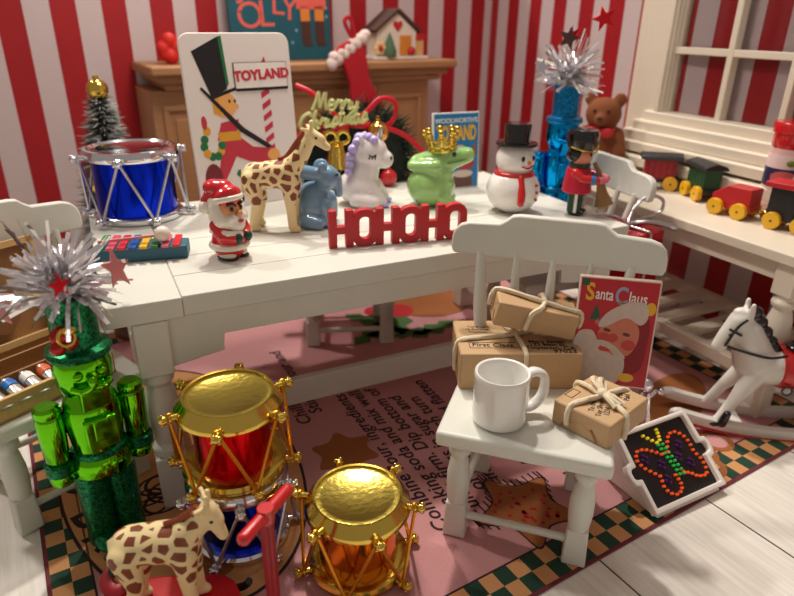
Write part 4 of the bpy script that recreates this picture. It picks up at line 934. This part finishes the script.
for k, st in enumerate(('Post', 'Paid')): b.text(st, .022, T(.06, .045-.022*k-.07, h3+.0004) @ RZ(25), .0004, offset=.0003)
b.ring([(-.065, .060), (-.015, .060), (-.015, .086), (-.065, .086)], [(-.063, .062), (-.017, .062), (-.017, .084), (-.063, .084)], .0006, T(0, 0, h3+.0003)); b.build('address_lettering', INK, sml)

mug = thing('mug', 'glazed white ceramic mug standing on the chair seat before the largest parcel', 'mug', (1.005, -.525, SZ), -8)
b = B(); b.lathe([(0, .001), (.066, 0), (.076, .008), (.080, .03), (.080, .145), (.082, .158), (.079, .166), (.072, .164), (.069, .155), (.068, .03), (.06, .016), (0, .014)], None, 40); b.build('cup', CERAMIC, mug)
b = B(); b.tube(spline([(.074, 0, .140), (.105, 0, .148), (.137, 0, .128), (.143, 0, .085), (.13, 0, .048), (.10, 0, .028), (.074, 0, .030)], 6), .0165, 12, flat=(1.15, .8)); b.build('handle', CERAMIC, mug)

bk = thing('book', 'red Santa Claus picture book propped against the chair spindles', 'book', (1.436, -.512, SZ), -38, rx=-8)
b = B(); b.box((0, .012, .18), (.245, .024, .36)); b.build('cover', M('book_edge', (226, 206, 190), .5), bk, .003)
b = B(); b.box((0, -.0008, .18), (.234, .002, .348)); b.build('cover_print', M('book_red', (188, 22, 40), .4, var=.06), bk)
KB = FACE(-.002); BW = M('beard_print', (206, 186, 176), .6, var=.15, scale=60); BF = M('face_print', (208, 120, 96), .5, var=.12, scale=30); BC = M('cheek_print', (196, 66, 60), .5); BD = M('shade_print', (90, 50, 44), .5)
b = B(); b.prism(sm_poly([(.055, .26), (.10, .235), (.105, .15), (.09, .06), (.03, .055), (.02, .13)], 4), .0008, KB); b.build('hat_print', M('hat_print', (140, 10, 28), .5), bk)
b = B(); b.prism(sm_poly([(-.115, .16), (-.07, .185), (-.04, .15), (.03, .12), (.045, .06), (.02, .01), (-.04, .008), (-.115, .008)], 4), .0010, KB); b.prism(sm_poly([(-.05, .20), (-.03, .245), (.03, .285), (.085, .285), (.095, .24), (.075, .215), (.03, .235), (-.02, .205)], 4), .0014, KB); b.build('beard_print', BW, bk)
b = B(); b.prism(sm_poly([(-.045, .19), (-.02, .215), (.03, .235), (.07, .21), (.075, .16), (.05, .11), (.0, .11), (-.045, .145)], 4), .0012, KB); b.build('face_print', BF, bk)
b = B(); b.prism(ell(.022, .016, 12, -.03, .165), .0016, KB, 0); b.prism(ell(.022, .018, 12, .048, .145), .0016, KB, 0); b.prism(ell(.017, .015, 12, -.002, .165), .0018, KB, 0); b.prism(ell(.022, .010, 12, -.02, .127), .0020, KB, 0)
for x, y in ((-.022, .19), (.038, .18)): b.prism(ell(.012, .006, 10, x, y, -10), .0018, KB, 1)
b.build('features_print', [BC, BD], bk)
b = B(); b.prism(sm_poly([(-.06, .15), (-.03, .155), (-.005, .145), (.02, .13), (.045, .10), (.015, .105), (-.01, .128), (-.04, .138)], 3), .0022, KB); b.build('moustache_print', BW, bk)
b = B(); b.text('anta', .052, KB @ T(-.043, .304, 0) @ RZ(-2) @ SC(.62, 1, 1), .0005, offset=.0006); b.text('laus', .052, KB @ T(.058, .300, 0) @ RZ(-2) @ SC(.72, 1, 1), .0005, offset=.0006); b.build('title_lettering', WHITEINK, bk)
b = B(); b.text('S', .078, KB @ T(-.087, .308, 0) @ SC(.75, 1, 1), .0006, offset=.002); b.build('title_capital', YELLOW, bk)
b = B(); b.text('C', .078, KB @ T(.008, .302, 0) @ SC(.7, 1, 1), .0006, offset=.002); b.build('title_capital', M('blue_grey_print', (150, 160, 190), .5), bk)
b = B(); b.prism([(-.115, .33), (-.092, .33), (-.092, .352), (-.115, .352)], .0006, KB, 0); b.prism([(-.08, .22), (-.045, .22), (-.062, .275)], .0006, KB, 0); b.prism(ell(.012, .012, 10, -.05, .215), .0006, KB, 1); b.prism([(.0, .285), (.04, .285), (.04, .278), (.0, .278)], .0006, KB, 2); b.prism(ell(.016, .022, 10, .10, .27), .0006, KB, 2); b.prism(ell(.025, .015, 10, .055, .035), .0016, KB, 2); b.build('decoration_print', [M('tree_print', (40, 80, 56), .5), M('pink_print', (196, 110, 110), .5), YELLOW], bk)

# ------------------------------------------------------------------ pegboard light toy on the floor
import mathutils
lt = thing('peg_board_toy', 'white pegboard toy showing a glowing butterfly, standing on the rug edge', 'toy', (1.69, -.725, 0), 1.4)
RX_ = 90-39; A0 = Matrix.Rotation(R(-RX_), 4, 'X')   # panel plane leans back
PW, PH = .345, .285
FRM = M('frame_white', (240, 232, 224), .3, coat=.3)
P_ = T(0, 0, .016) @ A0 @ FACE(0)
out = [(-PW/2, 0), (PW/2, 0), (PW/2, .10), (PW/2+.020, .105), (PW/2+.028, .125), (PW/2+.028, .155), (PW/2+.018, .175), (PW/2, .178), (PW/2-.004, PH-.012), (PW/2-.016, PH), (-PW/2+.016, PH), (-PW/2+.004, PH-.012), (-PW/2, .178), (-PW/2-.018, .175), (-PW/2-.028, .155), (-PW/2-.028, .125), (-PW/2-.020, .105), (-PW/2, .10)]
inn = [(-PW/2+.017, .017), (PW/2-.017, .017), (PW/2-.017, .118), (PW/2+.006, .122), (PW/2+.012, .13), (PW/2+.012, .148), (PW/2+.006, .158), (PW/2-.017, .160), (PW/2-.020, PH-.028), (PW/2-.024, PH-.017), (-PW/2+.024, PH-.017), (-PW/2+.020, PH-.028), (-PW/2+.017, .160), (-PW/2-.006, .158), (-PW/2-.012, .148), (-PW/2-.012, .13), (-PW/2-.006, .122), (-PW/2+.017, .118)]
b = B(); b.ring(out, inn, .030, P_ @ T(0, 0, -.012)); b.build('frame', FRM, lt, .005, seg=3)
b = B(); b.prism([(x*.97, .006+y*.96) for x, y in out], .012, P_ @ T(0, 0, -.014)); b.build('peg_sheet', M('peg_black', (16, 12, 14), .5), lt)
top = P_ @ Vector((0, PH, 0))
b = B()
sec = [(-.004, .002), (top.y-.004, top.z-.02), (top.y+.02, top.z-.05), (top.y+.015, .0), (0.01, 0)]
b.prism(sec, PW-.03, T(-PW/2+.015, 0, 0) @ Matrix(((0, 0, 1, 0), (1, 0, 0, 0), (0, 1, 0, 0), (0, 0, 0, 1)))); b.build('housing', FRM, lt, .006)
def emit(name, col, st):
    m = bpy.data.materials.new(name); m.use_nodes = True; p = m.node_tree.nodes['Principled BSDF']; nz = m.node_tree.nodes.new('ShaderNodeTexNoise'); nz.inputs['Scale'].default_value = 40
    p.inputs['Base Color'].default_value = lin(col); p.inputs['Emission Color'].default_value = lin(col); p.inputs['Emission Strength'].default_value = st; p.inputs['Roughness'].default_value = .3
    mr = m.node_tree.nodes.new('ShaderNodeMapRange'); mr.inputs['To Min'].default_value = .2; mr.inputs['To Max'].default_value = .4; m.node_tree.links.new(nz.outputs['Fac'], mr.inputs[0]); m.node_tree.links.new(mr.outputs[0], p.inputs['Roughness'])
    return m
PEG = {'o': emit('peg_orange', (232, 84, 30), .3), 'g': emit('peg_green', (40, 170, 70), .25), 'y': emit('peg_yellow', (226, 196, 40), .35), 'p': emit('peg_purple', (72, 24, 84), .1)}
# butterfly pegs: fractions (x across, y down) of the black sheet
def along(pts, n): 
    L_ = [Vector((x, y, 0)) for x, y in pts]; tot = sum((b_-a_).length for a_, b_ in zip(L_, L_[1:])); o_ = []
    for k in range(n):
        d = tot*k/(n-1) if n > 1 else 0
        for a_, b_ in zip(L_, L_[1:]):
            l = (b_-a_).length
            if d <= l+1e-9: o_.append(a_.lerp(b_, d/l)); break
            d -= l
    return o_
pegs = []
pegs += [('o', p) for p in along([(.44, .38), (.34, .30), (.22, .22), (.10, .22), (.04, .32), (.08, .46), (.17, .56), (.26, .66), (.23, .82), (.27, .92), (.36, .97)], 18)]
pegs += [('o', p) for p in along([(.36, .97), (.46, .95), (.50, .84), (.48, .72)], 6)]
pegs += [('o', p) for p in along([(.54, .38), (.62, .24), (.70, .14), (.80, .14), (.90, .22), (.94, .36), (.93, .52), (.98, .62), (.99, .76), (.95, .86)], 16)]
pegs += [('o', p) for p in along([(.90, .88), (.80, .86), (.72, .78), (.62, .72)], 6)]
for k in range(8):
    pegs += [('g', Vector((.46+.0124*k, .24+.07*k, 0))), ('g', Vector((.53+.0124*k, .25+.07*k, 0)))]
pegs += [('y', p) for p in along([(.46, .20), (.38, .12), (.31, .04)], 4)] + [('y', p) for p in along([(.52, .18), (.54, .10), (.55, .02)], 4)]
for x, y in ((.16, .36), (.36, .52), (.34, .74), (.76, .34), (.66, .50), (.80, .64)):
    pegs += [('p', Vector((x-.035, y, 0))), ('p', Vector((x+.035, y-.02, 0))), ('p', Vector((x+.01, y+.05, 0))), ('p', Vector((x+.0, y-.06, 0)))]
pm = {}
for c_ in 'ogyp':
    q = B(); q.lathe([(.0049, -.004), (.0049, .003), (.005, .0065), (0, .0075)], None, 10); t_ = q.build('peg', PEG[c_]); pm[c_] = t_
for i, (c_, p) in enumerate(pegs[:100]):
    o = pm[c_].copy(); C.objects.link(o); o.parent = lt
    o.matrix_basis = P_ @ T((p.x-.5)*(PW-.060), .026+(1-p.y)*(PH-.054), .001)
rest = {}
qb = B()
for c_, p in pegs[100:]:
    qb.lathe([(.0049, -.004), (.0049, .003), (.005, .0065), (0, .0075)], P_ @ T((p.x-.5)*(PW-.060), .026+(1-p.y)*(PH-.054), .001), 10, m='ogyp'.index(c_))
o = qb.build('pegs', [PEG[c_] for c_ in 'ogyp'], lt); o['kind'] = 'stuff'
for t_ in pm.values(): bpy.data.objects.remove(t_)

# ------------------------------------------------------------------ rocking horse
rh = thing('rocking_horse', 'white toy rocking horse with black mane and red saddle on the floor by the desk', 'rocking horse', (2.352, -.528, 0), 145); rh.scale = (1.03, 1.03, .97)
HW = M('horse_white', (224, 220, 212), .35, var=.04, coat=.2)
b = B(); b.caps((.09, 0, .285), (-.16, 0, .285), .078, .072); b.sph((-.17, 0, .295), (.085, .075, .078)); b.caps((.10, 0, .30), (.155, 0, .43), .080, .056); b.caps((.155, 0, .43), (.185, 0, .475), .052, .042); b.caps((.185, 0, .475), (.226, 0, .395), .044, .032); b.caps((.220, 0, .41), (.242, 0, .355), .033, .027)
for s in (-1, 1):
    b.caps((.165, .022*s, .50), (.165, .028*s, .555), .014, .010)
    b.caps((.10, .038*s, .26), (.165, .062*s, .14), .042, .024); b.caps((.165, .062*s, .14), (.205, .072*s, .055), .023, .020); b.caps((.205, .072*s, .05), (.235, .074*s, .042), .02, .018)
    b.caps((-.18, .038*s, .28), (-.215, .062*s, .15), .052, .026); b.caps((-.215, .062*s, .15), (-.265, .072*s, .055), .024, .02)
b.sph((.185, 0, .513), (.035, .024, .018))
b.blob('body', HW, rh, .007, 4)
for s in (-1, 1):
    pts = [(x, .078*s, .018+.40*(x*x)) for x in [(-.36+.72*k/16) for k in range(17)]]
    b = B(); b.tube(pts, .030, 8, flat=(.75, 1.0)); b.sph((.36, .078*s, .07), (.035, .022, .026), n=10); rk = b.build('rocker', HW, rh)
    b = B(); b.tube([(x, y+.006*s, z-.022) for x, y, z in pts], .010, 8, flat=(2.1, .8)); b.build('rocker_stripe', REDGLOSS, rk)
    b = B(); b.caps((.198, .092*s, .052), (.185, .090*s, .095), .018, .014); b.sph((.225, .088*s, .045), (.03, .016, .012), n=8); b.build('hoof', BLACK, rh)
for x in (.13, -.15):
    b = B(); b.box((x, 0, .035), (.04, .17, .02)); b.build('crossbar', HW, rh, .003)
b = B()
for k in range(9):
    t = k/8; b.sph((.145-.105*t+.008*(k % 2), -.004*(k % 2), .515-.165*t), (.030, .022, .028), n=10)
b.caps((.05, 0, .37), (.03, -.03, .33), .025, .014); b.build('mane', BLACK, rh)
b = B(); b.caps((-.245, 0, .31), (-.29, 0, .22), .022, .03); b.caps((-.29, 0, .22), (-.285, 0, .13), .03, .012); b.build('tail', BLACK, rh)
b = B(); b.lathe([(.084, -.075), (.087, -.06), (.087, .06), (.084, .075)], T(-.055, 0, .285) @ RY(90) @ SC(1, 1, 1), 24, closed=False); sb_ = b.build('saddle_blanket', REDGLOSS, rh, .004)
b = B(); b.sph((-.055, 0, .378), (.062, .05, .022)); b.build('saddle', BLACK, sb_)
for s in (-1, 1):
    b = B(); b.torus(.018, .0045, T(.0, .088*s, .225) @ RX(90), 14, 6); b.build('stirrup', BLACK, rh)
    b = B(); b.tube(spline([(.225, .036*s, .375), (.18, .058*s, .37), (.09, .078*s, .36), (.02, .06*s, .365)], 5), .0055, 6); b.build('rein', BLACK, rh)
    b = B(); b.tube(spline([(.18, .044*s, .50), (.208, .042*s, .46), (.232, .034*s, .375)], 4), .005, 6); b.tube(spline([(.188, .045*s, .430), (.212, .042*s, .442), (.232, .034*s, .450)], 4), .005, 6); b.build('bridle', BLACK, rh)
    b = B(); b.sph((.222, .036*s, .425), (.009, .005, .006), n=8); b.build('eye', EYE, rh)

# ------------------------------------------------------------------ things on the desk
def wheel(par, x, y, r_=.036):
    q = B(); q.cyl((x, y-.012, r_), (x, y+.012, r_), r_, n=24); wl_ = q.build('wheel', YELLOW, par, .003)
    q = B(); q.cyl((x, y-.0135, r_), (x, y+.0135, r_), .005, n=8); q.build('axle_pin', INK, wl_)
BKW = M('train_black', (28, 26, 30), .45, var=.1)
def car(label, loc, rz, kind):
    t = thing('train_car', label, 'train car', loc, rz, 'wooden toy train')
    L_ = .17
    b = B(); b.box((0, 0, .048), (L_+.02, .085, .022)); b.build('chassis', BKW if kind != 'tender' else REDMATTE, t, .003)
    for x in (-.055, .055):
        for s in (-1, 1): wheel(t, x, .056*s)
    if kind in ('coach', 'van'):
        mt = M('coach_red', (170, 30, 46), .45) if kind == 'coach' else M('van_green', (28, 84, 52), .45)
        b = B(); b.box((0, 0, .105), (L_-.02, .088, .095)); b.build('body', mt, t, .003)
        b = B()
        for k in range(5):
            for s in (-1, 1): b.box((-.06+.03*k, .0445*s, .105), (.003, .002, .08))
        b.build('board_grooves', BKW, t)
        b = B(); b.prism([(-.062, 0), (.062, 0), (.05, .018), (0, .032), (-.05, .018)], L_+.03, T(-(L_+.03)/2, 0, .152) @ RZ(90) @ RX(90)); b.build('roof', BKW, t, .003)
    elif kind == 'tender':
        b = B(); b.prism([(-.085, .055), (.09, .055), (.09, .135), (-.02, .135), (-.085, .09)], .09, T(0, .045, 0) @ RX(90)); b.build('body', REDMATTE, t, .003)
    else:
        b = B(); b.box((-.035, 0, .115), (.11, .088, .115)); b.build('cab', BKW, t, .003)
        b = B(); b.cyl((.02, 0, .095), (.15, 0, .095), .042, n=24); b.build('boiler', BKW, t, .003)
        b = B(); b.box((-.035, 0, .182), (.155, .12, .022)); b.build('cab_roof', REDMATTE, t, .003)
        b = B(); b.lathe([(.016, .13), (.016, .17), (.024, .185), (.024, .19), (0, .19)], T(.115, 0, 0), 16); b.build('funnel', BKW, t)
    b = B(); b.cyl((L_/2+.005, 0, .045), (L_/2+.03, 0, .045), .004, n=8); b.torus(.008, .003, T(L_/2+.036, 0, .045), 12, 6); b.build('coupling', GOLD, t)
    return t
car('red toy train coach with black roof, last of the train on the desk', (2.675, .515, DZ), 138, 'coach')
car('green toy train van with black roof, behind the red tender on the desk', (2.715, .275, DZ), -112, 'van')
car('low red toy train tender between the green van and the engine', (2.60, .005, DZ), -84, 'tender')
car('black toy train engine with red cab roof and yellow wheels on the desk', (2.63, -.245, DZ), -78, 'engine')
jb = thing('jingle_bell', 'tiny gold jingle bell on the desk between the red tender and the engine', 'bell', (2.665, -.105, DZ), 10)
b = B(); b.sph((0, 0, .022), .022, n=16); b.torus(.0225, .002, T(0, 0, .022), 20, 6); b.torus(.006, .002, T(0, 0, .048) @ RX(90), 10, 6); b.build('shell', GOLD, jb)

jr = thing('sprinkle_jar', 'clear plastic jar with red lid and pink label standing behind the train engine', 'jar', (2.825, -.045, DZ), -30); jr.scale = (1.25, 1.25, 1.5)
b = B(); b.lathe([(.062, 0), (.066, .006), (.066, .185), (.058, .205), (0, .206)], None, 32); b.build('body', M('jar_pink', (222, 176, 172), .2, var=.1, coat=.6), jr)
b = B(); b.lathe([(.067, .03), (.0675, .032), (.0675, .176), (.067, .178)], None, 32, closed=False); b.build('label', M('label_white', (226, 200, 198), .4, var=.08), jr)
b = B(); b.lathe([(.0679, .085), (.0682, .086), (.0682, .138), (.0679, .139)], None, 32); b.build('label_band', M('label_navy', (44, 30, 78), .4), jr)
b = B()
for k in range(9):
    a = -120+8*(k-4); hh_ = .021*math.sqrt(max(.05, 1-((k-4)/4.6)**2)); b.box((.0688*math.cos(R(a)), .0688*math.sin(R(a)), .112), (.010, .0015, 2*hh_), RZ(a+90))
b.build('label_oval', M('label_rose', (206, 96, 96), .4), jr)
b = B(); b.sph((.0685*math.cos(R(-108)), .0685*math.sin(R(-108)), .157), (.016, .004, .009), RZ(-18), n=8); b.build('label_leaf', M('label_leaf', (110, 130, 50), .5), jr)
b = B(); b.lathe([(.060, .192), (.066, .20), (.066, .235), (.072, .238), (.073, .262), (.069, .268), (0, .268)], None, 32); b.build('lid', REDGLOSS, jr)

bear = thing('teddy_bear', 'brown felt teddy bear with red bow sitting at the far end of the desk', 'teddy bear', (2.66, .95, DZ), -52); bear.scale = (1.08, 1.08, 1.12)
FUR = M('bear_fur', (124, 68, 36), .95, var=.2, scale=60, bump=.5, bscale=160)
b = B(); b.caps((0, 0, .08), (0, 0, .17), .095, .075); b.sph((0, -.01, .285), (.090, .082, .080)); b.caps((0, -.06, .27), (0, -.09, .265), .038, .032)
for s in (-1, 1): b.sph((.072*s, 0, .355), (.034, .020, .034)); b.caps((.08*s, -.0, .19), (.11*s, -.06, .11), .036, .034); b.caps((.06*s, -.04, .04), (.09*s, -.14, .04), .045, .042); b.sph((.095*s, -.155, .05), (.04, .025, .045))
b.blob('body', FUR, bear, .008, 3)
for s in (-1, 1):
    b = B(); b.sph((.034*s, -.083, .305), .009, n=8); b.build('eye', EYE, bear)
b = B(); b.sph((0, -.122, .275), (.014, .009, .010), n=10); b.build('nose', EYE, bear)
b = B(); b.torus(.062, .014, T(0, -.01, .215), 20, 8)
for s in (-1, 1): b.sph((.038*s, -.088, .205), (.036, .014, .026), n=12)
b.build('bow', REDMATTE, bear)

# ------------------------------------------------------------------ gift, silver ornament
gf = thing('gift_box', 'shiny red gift box tied with silver cord on the floor behind the parcel chair', 'gift', (2.10, .125, 0), 8)
b = B(); b.box((0, 0, .345), (.22, .22, .69)); b.build('box', M('gift_red', (186, 14, 32), .22, .55, var=.2, scale=5, bump=.3, bscale=16), gf, .006)
b = B(); gh = .69
b.rope((-.113, 0, gh+.006), (.113, 0, gh+.006), .007, .02); b.rope((0, -.113, gh+.006), (0, .113, gh+.006), .007, .02); b.rope((0, -.116, gh), (0, -.116, .01), .007, .02); b.rope((-.116, 0, gh), (-.116, 0, .01), .007, .02); b.build('cord', SILVERCORD, gf)
b = B()
for pts in ([(0, 0, gh+.015), (.05, .02, gh+.07), (.13, .01, gh+.12), (.19, -.02, gh+.10), (.17, -.03, gh+.05), (.08, -.01, gh+.03), (0, 0, gh+.015)], [(0, 0, gh+.015), (-.06, .04, gh+.05), (-.14, .06, gh+.055), (-.15, .02, gh+.03), (-.07, 0, gh+.02), (0, 0, gh+.015)]):
    b.tube(spline(pts, 7), .0075, 8, lobes=2, pitch=.02)
b.tube(spline([(0, 0, gh+.015), (.06, -.06, gh+.03), (.14, -.14, gh+.01)], 8), lambda t: .009+.006*t, 8, lobes=2, pitch=.025); b.sph((0, 0, gh+.016), .014, n=10); b.build('cord_bow', SILVERCORD, gf)

so2 = thing('silver_ornament', 'crinkled silver ornament standing behind the book and parcels', 'ornament', (1.83, -.35, 0), 20); so2.scale = (.8, .8, .9)
b = B()
for a in (0, 120, 240): b.tube(spline([(.08*math.cos(R(a)), .08*math.sin(R(a)), 0), (.05*math.cos(R(a)), .05*math.sin(R(a)), .10), (.015*math.cos(R(a)), .015*math.sin(R(a)), .22)], 6), .012, 8, lobes=3, pitch=.03)
b.sph((0, 0, .25), (.03, .03, .035), n=10); b.tube(spline([(0, 0, .17), (.07, -.02, .20), (.12, -.03, .18)], 5), .011, 8, lobes=3, pitch=.03); b.sph((.125, -.03, .18), .019, n=8); b.tube(spline([(0, 0, .17), (-.07, .0, .17), (-.11, .0, .14)], 5), .011, 8, lobes=3, pitch=.03); b.build('twisted_frame', SILVER, so2)

# ------------------------------------------------------------------ paint box on the left chair
PB = (-.262, .262, .42)
pb = thing('paint_box', 'open wooden artist paint box with raised lid on the chair at the left', 'paint box', PB, 30)
BW_, BD_, BH_ = .44, .30, .075
b = B(); b.box((0, 0, .006), (BW_, BD_, .012)); b.box((0, -BD_/2+.007, BH_/2), (BW_, .014, BH_)); b.box((0, BD_/2-.007, BH_/2), (BW_, .014, BH_)); b.box((-BW_/2+.007, 0, BH_/2), (.014, BD_-.028, BH_)); b.box((BW_/2-.007, 0, BH_/2), (.014, BD_-.028, BH_)); b.build('tray', PINE, pb, .002)
b = B(); b.box((0, -.02, BH_/2+.008), (BW_-.03, .010, BH_-.012)); b.box((0, .075, BH_/2+.012), (BW_-.03, .010, BH_-.008)); b.build('divider', M('divider_wood', (150, 104, 62), .5), pb, .002)
ld = B(); LA = T(0, BD_/2-.005, BH_) @ RX(-18)
ld.box((0, .006, .17), (BW_, .010, .34), m=1)
for x, z, sx, sz in ((-BW_/2+.012, .17, .024, .34), (BW_/2-.012, .17, .024, .34), (0, .328, BW_, .024), (0, .012, BW_, .024)): ld.box((x, -.014, z), (sx, .045, sz))
ld.bm.transform(LA); ld.build('lid', [PINE, M('lid_wood', (168, 120, 72), .5, var=.15)], pb, .002)
pl = B(); pl.prism(sm_poly([(-.12, .0), (-.08, .09), (.02, .10), (.10, .06), (.11, -.02), (.05, -.085), (-.03, -.06), (-.07, -.09)], 5), .008, T(0, BD_/2-.005, BH_) @ RX(-18) @ T(.0, -.020, .135) @ RX(90))
o = pl.build('palette', M('palette_wood', (138, 92, 54), .45, var=.15)); o.matrix_basis = T(*PB) @ RZ(30); tag(o, 'brown wooden palette tucked in the lid of the paint box', 'palette')
br = B(); br.cyl((-.20, .03, .03), (.18, .035, .03), .006, .004, 10); br.cyl((.18, .035, .03), (.205, .035, .03), .005, .002, 8, m=1); o = br.build('paintbrush', [MATBLACK, DARKWOOD]); o.matrix_basis = T(*PB) @ RZ(30) @ T(0, 0, 0); tag(o, 'thin black paintbrush lying in the middle compartment of the paint box', 'paintbrush')
TUBE = M('tube_silver', (206, 200, 196), .28, .85, var=.08, bump=.2, bscale=50)
tl = ('paint tube with a lime green band, second from the tray end', (110, 176, 50)), ('paint tube with a bright blue band beside the lime one', (30, 108, 190)), ('paint tube with a white band between the blue and orange ones', (232, 226, 220)), ('paint tube with an orange cap beside the white banded one', (206, 92, 50)), ('paint tube with a dark red band nearest the green nutcracker', (150, 40, 40)), ('paint tube with a yellow band at the far tray end', (226, 190, 60))
for k, (lb, c_) in enumerate(tl):
    kk = (3, 2, 1, 0, -1, 4)[k]
    t = thing('paint_tube', 'silver ' + lb, 'paint tube', Matrix.Translation(PB) @ RZ(30) @ Vector((.040-.054*kk, -.070, .040)), 30, 'paint tubes in the paint box', rx=8); t.scale = (1.2, 1.2, 1.1)
    b = B()
    pr = [(.017, .017, -.02), (.017, .016, .01), (.019, .006, .055)]
    v = []
    for rx_, rz_, y in ((.016, .016, .025), (.017, .016, 0), (.0185, .010, -.045), (.020, .0025, -.07)): v.append([b.bm.verts.new((rx_*math.cos(2*PI*q/16), y, .018+rz_*math.sin(2*PI*q/16))) for q in range(16)])
    for r0, r1 in zip(v, v[1:]):
        for q in range(16): b.bm.faces.new((r0[q], r0[(q+1) % 16], r1[(q+1) % 16], r1[q]))
    b.bm.faces.new(v[0]); b.bm.faces.new(v[-1][::-1]); b.build('tube', TUBE, t)
    b = B(); b.cyl((0, .018, .018), (0, -.008, .018), .0178, n=16); b.build('colour_band', M('tube_%d_%d_%d' % c_, c_, .4), t)
    b = B(); b.cyl((0, .024, .018), (0, .042, .018), .008, .007, 12); b.build('cap', M('tube_cap_%d' % k, (c_ if k in (3, 4) else (130, 124, 118)), .4), t)

# ------------------------------------------------------------------ red sled and scooter in front
sl = thing('sled', 'red toy sled with black cord loop under the young giraffe', 'sled', (.045, -.452, .010), -22)
SLR = M('sled_red', (196, 16, 26), .35, var=.08)
b = B(); b.prism(sm_poly([(-.20, .03), (-.20, -.03), (-.14, -.085), (.0, -.10), (.12, -.09), (.17, -.03), (.17, .03), (.12, .09), (.0, .10), (-.14, .085)], 5), .028, T(0, 0, .028)); b.build('deck', SLR, sl, .008, seg=3)
for s in (-1, 1):
    b = B(); b.tube(spline([(-.17, .07*s, .014), (-.05, .075*s, .012), (.1, .075*s, .012), (.17, .07*s, .03), (.19, .06*s, .06)], 5), .011, 8); b.build('runner', MATBLACK, sl)
b = B(); b.torus(.032, .020, T(-.165, .075, .075) @ RX(30) @ SC(1, 1, .7), 20, 10); b.build('lobe', M('sled_maroon', (150, 20, 34), .4), sl)
b = B(); b.tube(spline([(-.15, .10, .085), (-.185, .115, .095), (-.205, .11, .115), (-.195, .10, .135), (-.175, .098, .135)], 5), .0055, 8); b.tube(spline([(-.15, .06, .07), (-.135, .05, .095), (-.13, .04, .07)], 4), .008, 8); b.build('cord_loop', MATBLACK, sl)
sc_ = thing('scooter', 'red toy scooter with glossy handlebar in front of the stacked drums', 'scooter', (.275, -.625, 0), -50)
b = B(); b.box((0, 0, .24), (.034, .018, .36), RX(0)); b.box((0, -.007, .24), (.012, .012, .35)); b.build('steering_post', M('scooter_red', (158, 24, 36), .4), sc_, .004)
b = B(); b.cyl((0, -.085, .43), (0, .090, .43), .0165, n=16); b.sph((0, -.085, .43), .0168, n=12); b.sph((0, .090, .43), .0168, n=12); b.cyl((0, 0, .41), (0, 0, .45), .02, n=12); b.build('handlebar', REDGLOSS, sc_)
b = B(); b.box((-.12, 0, .035), (.26, .07, .016)); b.build('deck', M('scooter_red', (158, 24, 36), .4), sc_, .004)
for x in (0, -.24):
    b = B(); b.cyl((x, -.014, .032), (x, .014, .032), .032, n=20); b.build('wheel', MATBLACK, sc_, .004)
